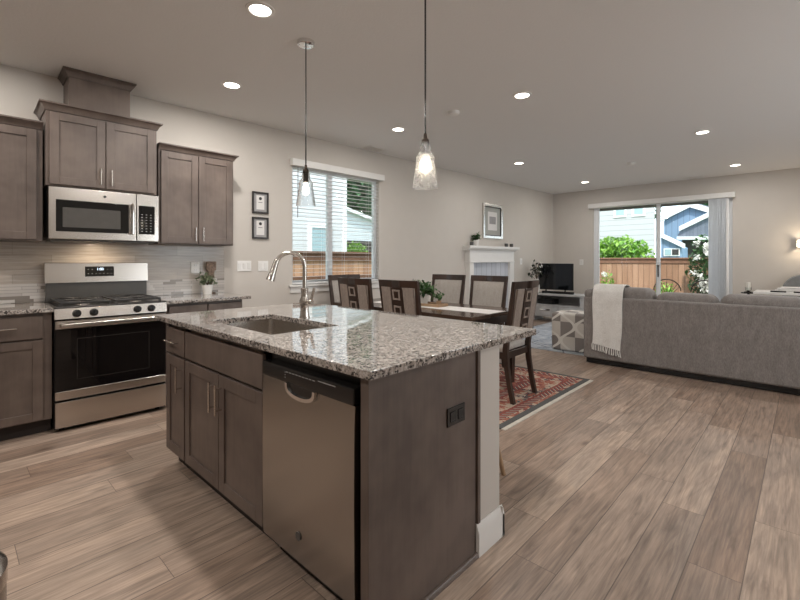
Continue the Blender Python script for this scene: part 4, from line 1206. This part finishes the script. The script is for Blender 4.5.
# throw over the sofa back
t = thing('throw_blanket', 'cream knitted throw with fringe draped over the sofa back', 'throw', (-1.71, SY, .2))
prof = [(SY - .008, .255), (SY - .012, .45), (SY - .014, .65), (SY - .014, .80), (SY + .0, .885), (SY + .06, .955), (SY + .16, .968), (SY + .26, .955), (SY + .345, .90), (SY + .36, .75)]
def throw_mesh():
    tt = bmesh.new(); nx = 14; g = []
    L = len(prof); fine = []
    for i in range(L - 1):
        for k in range(4): fine.append(tuple(prof[i][j] + (prof[i + 1][j] - prof[i][j]) * k / 4 for j in range(2)))
    fine.append(prof[-1])
    for j, (y, z) in enumerate(fine):
        row = []
        for i in range(nx + 1):
            u = i / nx
            hang = max(0, (.85 - z) / .6) if y < SY + .1 else 0
            x = -1.885 + .335 * u + .012 * math.sin(j * .35) * hang - (.028 * u * hang ** 1.5) + (.0 if u < 1 else .0)
            yy = y - (.006 + .006 * math.sin(u * 11 + 1)) * min(1, hang)
            zz = z - (.055 * u * (1 if j == 0 else 0)) if j == 0 else z
            row.append(tt.verts.new((x, yy, zz)))
        g.append(row)
    for a, c in zip(g, g[1:]):
        for i in range(nx): tt.faces.new((a[i], a[i + 1], c[i + 1], c[i]))
    bmesh.ops.recalc_face_normals(tt, faces=tt.faces)
    bmesh.ops.solidify(tt, geom=list(tt.faces), thickness=.009)
    lo_ = [(v.co.x, v.co.y, v.co.z) for v in g[0]]
    return tt, lo_
tt, lo_ = throw_mesh()
wpart('cloth', tt, M['throw'], t, smooth=60)
fr = B(); n = 15
for i in range(n):
    u = i / (n - 1) * (len(lo_) - 1); k = min(int(u), len(lo_) - 2); p = Vector(lo_[k]).lerp(Vector(lo_[k + 1]), u - k)
    tube(fr, [p + Vector((0, -.004, .005)), p + Vector((rnd.gauss(0, .004), -.008, -.03)), p + Vector((rnd.gauss(0, .008), -.008, -.072))], [.005, .006, .007], 6)
wpart('fringe', fr, M['throw'], t)
# ottoman
b = B(); soft(b, -.235, .235, -.24, .24, .0, .52, .035, 4)
o = solo('ottoman', b, M['trellis'], 'cube ottoman in grey and white trellis fabric beside the sofa', 'ottoman')
o.location = (-2.38, 6.10, .009)

# side table, dining desk corner at the far right
t = thing('side_table', 'slim dark side table behind the sofa holding a candle', 'side table', (-.71, 9.25, 0))
part('top', lathe(B(), [(0, .70), (.10, .70), (.10, .718), (0, .718)], 0, 0, 24), M['black'], t)
part('pedestal', cyl(B(), (0, 0, .015), (0, 0, .70), .018, 14), M['black'], t)
part('base', lathe(B(), [(0, 0), (.14, 0), (.14, .012), (.02, .02), (0, .02)], 0, 0, 24), M['black'], t)
t = thing('candle_holder', 'glass candle holder with white candle on a dark foot right of the door', 'candle holder', (-.71, 9.25, .718))
part('foot', lathe(B(), [(0, .0005), (.06, .0005), (.055, .012), (.02, .02), (.02, .035), (0, .035)], 0, 0, 20), M['black'], t)
part('candle', cyl(B(), (0, 0, .035), (0, 0, .165), .034, 18), M['candle'], t)
part('glass', lathe(B(), [(.040, .03), (.044, .06), (.044, .085), (.041, .085), (.041, .06), (.037, .03)], 0, 0, 24, None, True), M['glass'], t)
t = thing('white_table', 'cream topped table behind the sofa at the right edge', 'table', (.10, 8.9, 0))
b = B(); soft(b, -.60, .80, 8.55, 9.15, .735, .775, .01, 2)
wpart('top', b, M['trim'], t)
for x in (-.54, .74):
    for y in (8.61, 9.09): wpart('leg', box(B(), x - .025, x + .025, y - .025, y + .025, 0, .737, .003, 1), M['trim'], t)
t = thing('folded_cloth', 'folded white cloth heaped on the cream table', 'cloth', (-.12, 8.85, .775))
b = B()
for k, (xa, xb, za, zb) in enumerate(((-.36, .22, .7755, .80), (-.33, .20, .80, .825), (-.29, .15, .825, .845))): soft(b, xa, xb, 8.72 + .01 * k, 9.02, za, zb, .009, 3)
wpart('cloth', b, M['runner'], t)
solo('dark_tray', soft(B(), -.40, -.22, 8.57, 8.68, .7755, .795, .004, 2), M['black'], 'flat dark tray on the cream table, left of the other', 'tray', (-.31, 8.62, .7755))
solo('dark_tray', soft(B(), -.14, .06, 8.57, 8.68, .7755, .795, .004, 2), M['black'], 'flat dark tray on the cream table at the photo edge', 'tray', (-.04, 8.62, .7755))
t = thing('round_back_chair', 'grey upholstered chair with rounded back behind the cream table', 'chair', (.06, 9.38, 0))
b = B(); pts = []
tt = bmesh.new(); n = 26; ring = []
poly = [(.36 * math.cos(PI * i / n), .72 + .33 * max(0.0, math.sin(PI * i / n)) ** .8) for i in range(n + 1)] + [(-.34, .40), (.34, .40)]
prism(b, [(x + .06, z) for x, z in poly], 9.50, 9.60, 'y')
bmesh.ops.bevel(b, geom=[e for e in b.edges if e.calc_face_angle(0) > .8], offset=.03, segments=3, profile=.5, affect='EDGES')
wpart('backrest', b, M['greychair'], t)
wpart('seat', soft(B(), -.26, .38, 9.18, 9.60, .36, .47, .04, 3), M['greychair'], t)
for x in (-.20, .32):
    for y in (9.24, 9.54): wpart('leg', cyl(B(), (x, y, 0), (x, y, .37), .016, 12), M['black'], t)
t = thing('wall_sconce', 'glowing glass wall sconce on the far wall at the photo edge', 'wall lamp', (-.05, FY, 1.53))
wpart('back_plate', soft(B(), -.10, .04, FY - .02, FY, 1.46, 1.60, .008, 2), M['bronze'], t)
wpart('glass', soft(B(), -.125, .065, FY - .11, FY - .02, 1.465, 1.60, .04, 4), M['sconceglow'], t)
b = B(); box(b, -.13, -.118, FY - .112, FY - .01, 1.455, 1.61, .003, 1); box(b, .058, .07, FY - .112, FY - .01, 1.455, 1.61, .003, 1)
wpart('bracket', b, M['nickel'], t)
ld = bpy.data.lights.new('lamp', 'POINT'); ld.energy = 5; ld.shadow_soft_size = .05; ld.color = (1, .80, .55)
lo = bpy.data.objects.new('lamp', ld); COL.objects.link(lo); lo.parent = t; lo.location = (.0, -.16, 0)

# vertical blind of the patio door
t = thing('vertical_blind', 'white vertical blind stacked at the right of the patio door', 'blind', (-2.2, FY, 2.4))
wpart('valance', box(B(), -3.49, -.93, FY - .105, FY, 2.39, 2.485, .004, 2), M['trim'], t)
b = B(); n = 11
for i in range(n):
    x = -1.30 + .26 * i / (n - 1)
    a = R(62 + 6 * math.sin(i * 2.1))
    mt = Matrix.Translation((x, FY - .052, 0)) @ Matrix.Rotation(a, 4, 'Z')
    nn = 4
    for k in range(nn):
        u0, u1 = -.044 + .088 * k / nn, -.044 + .088 * (k + 1) / nn
        f = lambda u: .006 * (1 - (u / .044) ** 2)
        prism(b, [(u0, f(u0)), (u1, f(u1)), (u1, f(u1) + .0012), (u0, f(u0) + .0012)], .03, 2.39, 'z', mt)
wpart('vanes', b, M['vane'], t)

# trash can at the left photo edge
t = thing('trash_can', 'rounded stainless trash can just inside the lower left edge', 'trash can', (-1.515, -.045, 0))
part('body', lathe(B(), [(0, 0.01), (.15, .01), (.155, .03), (.155, .44), (0, .44)], 0, 0, 40), M['steelv'], t)
part('lid', lathe(B(), [(0, .441), (.157, .441), (.157, .48), (.13, .505), (.06, .517), (0, .52)], 0, 0, 40), M['nickel'], t)
part('foot_ring', lathe(B(), [(0, 0), (.158, 0), (.158, .02), (0, .02)], 0, 0, 40), M['black'], t)

# ------------------------------------------------------------------ outside
b = B(); box(b, -60, 60, FY + .16, 90, -.3, -.15); box(b, -60, WX - .16, -30, FY + .16, -.3, -.15)
struct('ground', b, M['grass'])
struct('patio', box(B(), -6, 3, FY + .16, 13.2, -.149, -.06), M['patio'])
struct('eave', box(B(), -7, 4, FY + .16, FY + .75, 2.40, 2.56), M['soffit'])
# back fence
t = thing('wooden_fence', 'cedar board fence with cap rail beyond the patio door', 'fence', (-2.5, 13.5, -.15))
b = B()
x = -8.5
while x < 2.2:
    box(b, x, x + .136, 13.5, 13.52, -.15, 1.18); x += .14
wpart('boards', b, M['fence'], t)
b = B(); box(b, -8.5, 2.2, 13.44, 13.58, 1.285, 1.325, .004, 1); box(b, -8.5, 2.2, 13.475, 13.50, 1.17, 1.285); box(b, -8.5, 2.2, 13.52, 13.55, .2, .29)
wpart('cap_rail', b, M['cap'], t)
for x in (-7.3, -4.9, -2.5, -.1): wpart('post', box(B(), x - .045, x + .045, 13.52, 13.61, -.15, 1.286), M['cap'], t)
# side fence
t = thing('wooden_fence', 'orange cedar fence seen low through the kitchen window', 'fence', (-6.8, 5.5, -.15))
b = B(); y = 1.5
while y < 10.5:
    box(b, -6.82, -6.80, y, y + .136, -.15, 1.25); y += .14
wpart('boards', b, M['fencey'], t)
b = B(); box(b, -6.87, -6.74, 1.5, 10.5, 1.385, 1.425, .004, 1); box(b, -6.80, -6.77, 1.5, 10.5, 1.25, 1.385); box(b, -6.80, -6.765, 1.5, 10.5, .87, .95)
wpart('cap_rail', b, M['cap'], t)
for y in (2.4, 4.8, 7.2, 9.6): wpart('post', box(B(), -6.91, -6.82, y - .045, y + .045, -.15, 1.386), M['cap'], t)
# neighbour house left
t = thing('house', 'pale lap-sided house close outside the kitchen window', 'house', (-11, 4.5, -.15))
wpart('wall', box(B(), -13.5, -9.5, -2.0, 7.80, -.15, 5.6), M['siding'], t)
f = wpart('window', (lambda b: (box(b, -9.50, -9.46, 6.53, 6.64, 1.0, 2.22), box(b, -9.50, -9.46, 7.20, 7.29, 1.0, 2.22), box(b, -9.50, -9.46, 6.64, 7.20, 2.12, 2.22), box(b, -9.50, -9.46, 6.64, 7.20, 1.0, 1.08), b)[-1])(B()), M['housetrim'], t)
wpart('pane', box(B(), -9.50, -9.475, 6.64, 7.20, 1.08, 2.12), M['paneblue'], f)
wpart('corner_trim', box(B(), -9.52, -9.47, 7.70, 7.82, -.15, 5.6), M['housetrim'], t)
wpart('roof', prism(B(), [(-14.0, 5.55), (-9.0, 5.55), (-11.5, 7.2)], -2.5, 8.2, 'y'), M['roof'], t)
t = thing('house', 'grey-sided low gabled house seen through the right of the kitchen window', 'house', (-16, 13, -.15))
prism_b = prism(B(), [(10.2, -.15), (14.6, -.15), (14.6, 2.62), (10.2, 3.62)], -17.5, -14.0, 'x')
wpart('wall', prism_b, M['sidinggrey'], t)
wpart('roof', prism(B(), [(9.9, 3.66), (14.9, 2.53), (14.9, 2.66), (9.9, 3.80)], -17.8, -13.8, 'x'), M['housetrim'], t)
wpart('garage_door', box(B(), -14.0, -13.96, 11.2, 13.6, -.15, 2.08), M['soffit'], t)
def foliage(name, label, cat, c, rad, n, size, mat, trunk=None, petals=0, seed=1, core=True):
    r2 = random.Random(seed)
    t = thing(name, label, cat, (c[0], c[1], -.15))
    pts = []
    for i in range(n):
        v = Vector((r2.gauss(0, 1), r2.gauss(0, 1), r2.gauss(0, 1))).normalized() * (r2.random() ** .4)
        k = 1 + .28 * noise.noise(v * 2.2 + Vector((seed, 0, 0)))
        pts.append((c[0] + v.x * rad[0] * k, c[1] + v.y * rad[1] * k, c[2] + v.z * rad[2] * k))
    wpart('foliage', leaves(B(), pts, size, .5, r2), mat, t, smooth=0)
    b = B(); cyl(b, (c[0], c[1], -.15), (c[0], c[1], c[2]), .05 if trunk is None else trunk, 10, .02)
    for k in range(5):
        a = k * 1.26; cyl(b, (c[0], c[1], c[2] - rad[2] * .5), (c[0] + rad[0] * .6 * math.cos(a), c[1] + rad[1] * .6 * math.sin(a), c[2] + rad[2] * .3), .02, 6, .006)
    wpart('trunk', b, M['stem'], t)
    if petals:
        b = B()
        for i in range(petals):
            v = Vector((r2.gauss(0, .6), -abs(r2.gauss(0, 1)) - .6, r2.gauss(0, .8))).normalized()
            p = Vector(c) + Vector((v.x * rad[0], v.y * rad[1], v.z * rad[2]))
            leaves(b, [p + Vector((r2.gauss(0, .035), r2.gauss(0, .03), r2.gauss(0, .035))) for _ in range(16)], .12, .3, r2)
        wpart('flowers', b, M['petal'], t, smooth=0)
    return t
foliage('fir_tree', 'tall dark green tree behind the houses outside the kitchen window', 'tree', (-21.6, 19.5, 6.2), (2.6, 2.8, 5.4), 9000, .60, M['leaffir'], .2, seed=2)
foliage('shrub', 'yellow-green shrub outside the kitchen window above the fence', 'shrub', (-11.2, 9.5, 1.45), (.5, .6, .42), 700, .13, M['leafbright'], seed=3)
foliage('shrub', 'big bright green rounded shrub beyond the patio fence', 'shrub', (-4.75, 16.0, 1.45), (1.0, .8, .62), 2200, .17, M['leafbright'], seed=4)
foliage('rose_bush', 'rose bush with white blooms in front of the right of the patio fence', 'shrub', (-1.86, 12.85, .90), (.32, .32, .95), 900, .11, M['leaf'], petals=16, seed=5)
foliage('shrub', 'low green plant by the patio chairs in front of the fence', 'shrub', (-2.62, 12.6, .36), (.24, .24, .36), 350, .09, M['leafbright'], seed=6)
foliage('shrub', 'small flowering plant low at the left of the patio fence', 'shrub', (-4.2, 13.2, .45), (.22, .2, .5), 300, .09, M['leafbright'], petals=4, seed=8)
for i, (x, y, zc, r_) in enumerate(((-10.4, 40, 6.6, 2.0), (-6.0, 42, 6.9, 2.0), (-1.6, 41, 6.7, 2.0))):
    foliage('conifer', ['dark tree far behind the blue house, left of its ridge', 'dark tree far behind the ridge of the blue house', 'dark tree far behind the blue house, right of its ridge'][i], 'tree', (x, y, zc), (r_, r_, 2.6), 1500, .5, M['leaffir'], .3, seed=20 + i)
# white house beyond the back fence
t = thing('house', 'tall white-sided house beyond the patio fence on the left', 'house', (-10, 21, -.15))
wpart('wall', prism(B(), [(-16, 19.5), (-4.42, 19.5), (-6.0, 26), (-16, 26)], -.15, 6.2, 'z'), M['sidingfar'], t)
for xa in (-5.95, -5.25):
    f = wpart('window', (lambda b: (box(b, xa, xa + .09, 19.46, 19.5, 3.05, 4.4), box(b, xa + .42, xa + .5, 19.46, 19.5, 3.05, 4.4), box(b, xa + .09, xa + .42, 19.46, 19.5, 3.05, 3.12), box(b, xa + .09, xa + .42, 19.46, 19.5, 4.3, 4.4), b)[-1])(B()), M['housetrim'], t)
    wpart('pane', box(B(), xa + .09, xa + .42, 19.475, 19.5, 3.12, 4.3), M['paneblue'], f)
wpart('roof', prism(B(), [(-16.5, 6.2), (-5.0, 6.2), (-10.6, 8.6)], 19.3, 25.5, 'y'), M['roof'], t)
# blue gabled house
t = thing('house', 'blue gabled house with white trim beyond the patio fence', 'house', (-5, 31, -.15))
ap = (-4.94, 4.34); el = (-6.3, 3.63); er = (2 * ap[0] - el[0] + .8, el[1] - .25)
wpart('gable_wall', prism(B(), [(el[0], -.15), (er[0], -.15), (er[0], er[1]), ap, el], 30.0, 36, 'y'), M['bluesiding'], t)
def rake(p, q, th_, Y0, Y1):
    return prism(B(), [(p[0], p[1]), (q[0], q[1]), (q[0], q[1] + th_), (p[0], p[1] + th_)], Y0, Y1, 'y')
wpart('rake_board', rake((el[0] - .25, el[1] - .1), ap, .30, 29.7, 29.95), M['housetrim'], t)
wpart('rake_board', rake(ap, (er[0] + .25, er[1] - .1), .30, 29.7, 29.95), M['housetrim'], t)
wpart('roof', rake((el[0] - .25, el[1] + .15), (ap[0], ap[1] + .25), .12, 29.95, 36.3), M['roof'], t)
wpart('roof', rake((ap[0], ap[1] + .25), (er[0] + .25, er[1] + .15), .12, 29.95, 36.3), M['roof'], t)
# porch roof in front (sloping shingles with white rake and dark beam)
pa, pb, pc, pd_ = (-4.9, 2.89), (-3.36, 3.63), (-3.36, 2.48), (-5.06, 2.55)
wpart('porch_roof', prism(B(), [pa, pb, pc, pd_], 27.1, 29.6, 'y'), M['roof'], t)
wpart('porch_rake', rake((pa[0] - .05, pa[1] - .08), pb, .24, 26.9, 27.1), M['housetrim'], t)
wpart('porch_beam', prism(B(), [(-5.06, 2.52), (-3.36, 2.46), (-3.36, 2.31), (-5.06, 2.36)], 26.95, 27.4, 'y'), M['housetrim'], t)
wpart('porch_recess', prism(B(), [(-4.92, 2.35), (-3.42, 2.3), (-3.42, 1.16), (-4.92, 1.15)], 27.5, 27.8, 'y'), M['soffit'], t)
la, lb, lc = (-5.38, 2.48), (-4.49, 1.88), (-5.38, 1.9)
wpart('lean_to_wall', prism(B(), [la, lb, (-4.49, 1.11), (-5.38, 1.11)], 25.0, 26.5, 'y'), M['bluesiding'], t)
wpart('lean_to_rake', rake((la[0] - .1, la[1]), (lb[0] + .15, lb[1] - .05), .22, 24.8, 25.0), M['housetrim'], t)
f = wpart('window', prism(B(), [(-5.25, 1.84), (-4.56, 1.83), (-4.56, 1.46), (-5.25, 1.46)], 24.93, 25.0, 'y'), M['housetrim'], t)
wpart('pane', prism(B(), [(-5.2, 1.8), (-4.92, 1.8), (-4.92, 1.51), (-5.2, 1.51)], 24.91, 24.94, 'y'), M['paneblue'], f)
wpart('pane', prism(B(), [(-4.88, 1.8), (-4.6, 1.79), (-4.6, 1.51), (-4.88, 1.51)], 24.91, 24.94, 'y'), M['ink'], f)
# patio chairs
def patio_chair(x, y, label, rz):
    t = thing('patio_chair', label, 'chair', (x, y, -.06), rz, 'round-backed patio chairs')
    b = B()
    for k in range(7):
        a = PI * (k + .5) / 7; tube(b, [(.0, .24, .45), (.26 * math.cos(a), .29, .70 + .12 * math.sin(a))], .006, 6, 0)
    tube(b, [(.27 * math.cos(PI * k / 12), .25 + .04 * math.sin(PI * k / 12), .62 + .26 * math.sin(PI * k / 12)) for k in range(13)], .013, 8)
    part('backrest', b, M['bronze'], t)
    part('seat', lathe(B(), [(0, .42), (.25, .42), (.27, .435), (.25, .45), (0, .45)], 0, 0, 24), M['bronze'], t)
    for sx in (-.2, .2):
        for sy in (-.18, .18): part('leg', cyl(B(), (sx * 1.15, sy * 1.15, 0), (sx, sy, .425), .012, 8), M['bronze'], t)
patio_chair(-2.32, 11.6, 'dark metal patio chair with round back, left of the other outside the door', R(180))
patio_chair(-1.55, 11.5, 'dark metal patio chair with round back in front of the rose bush', R(172))
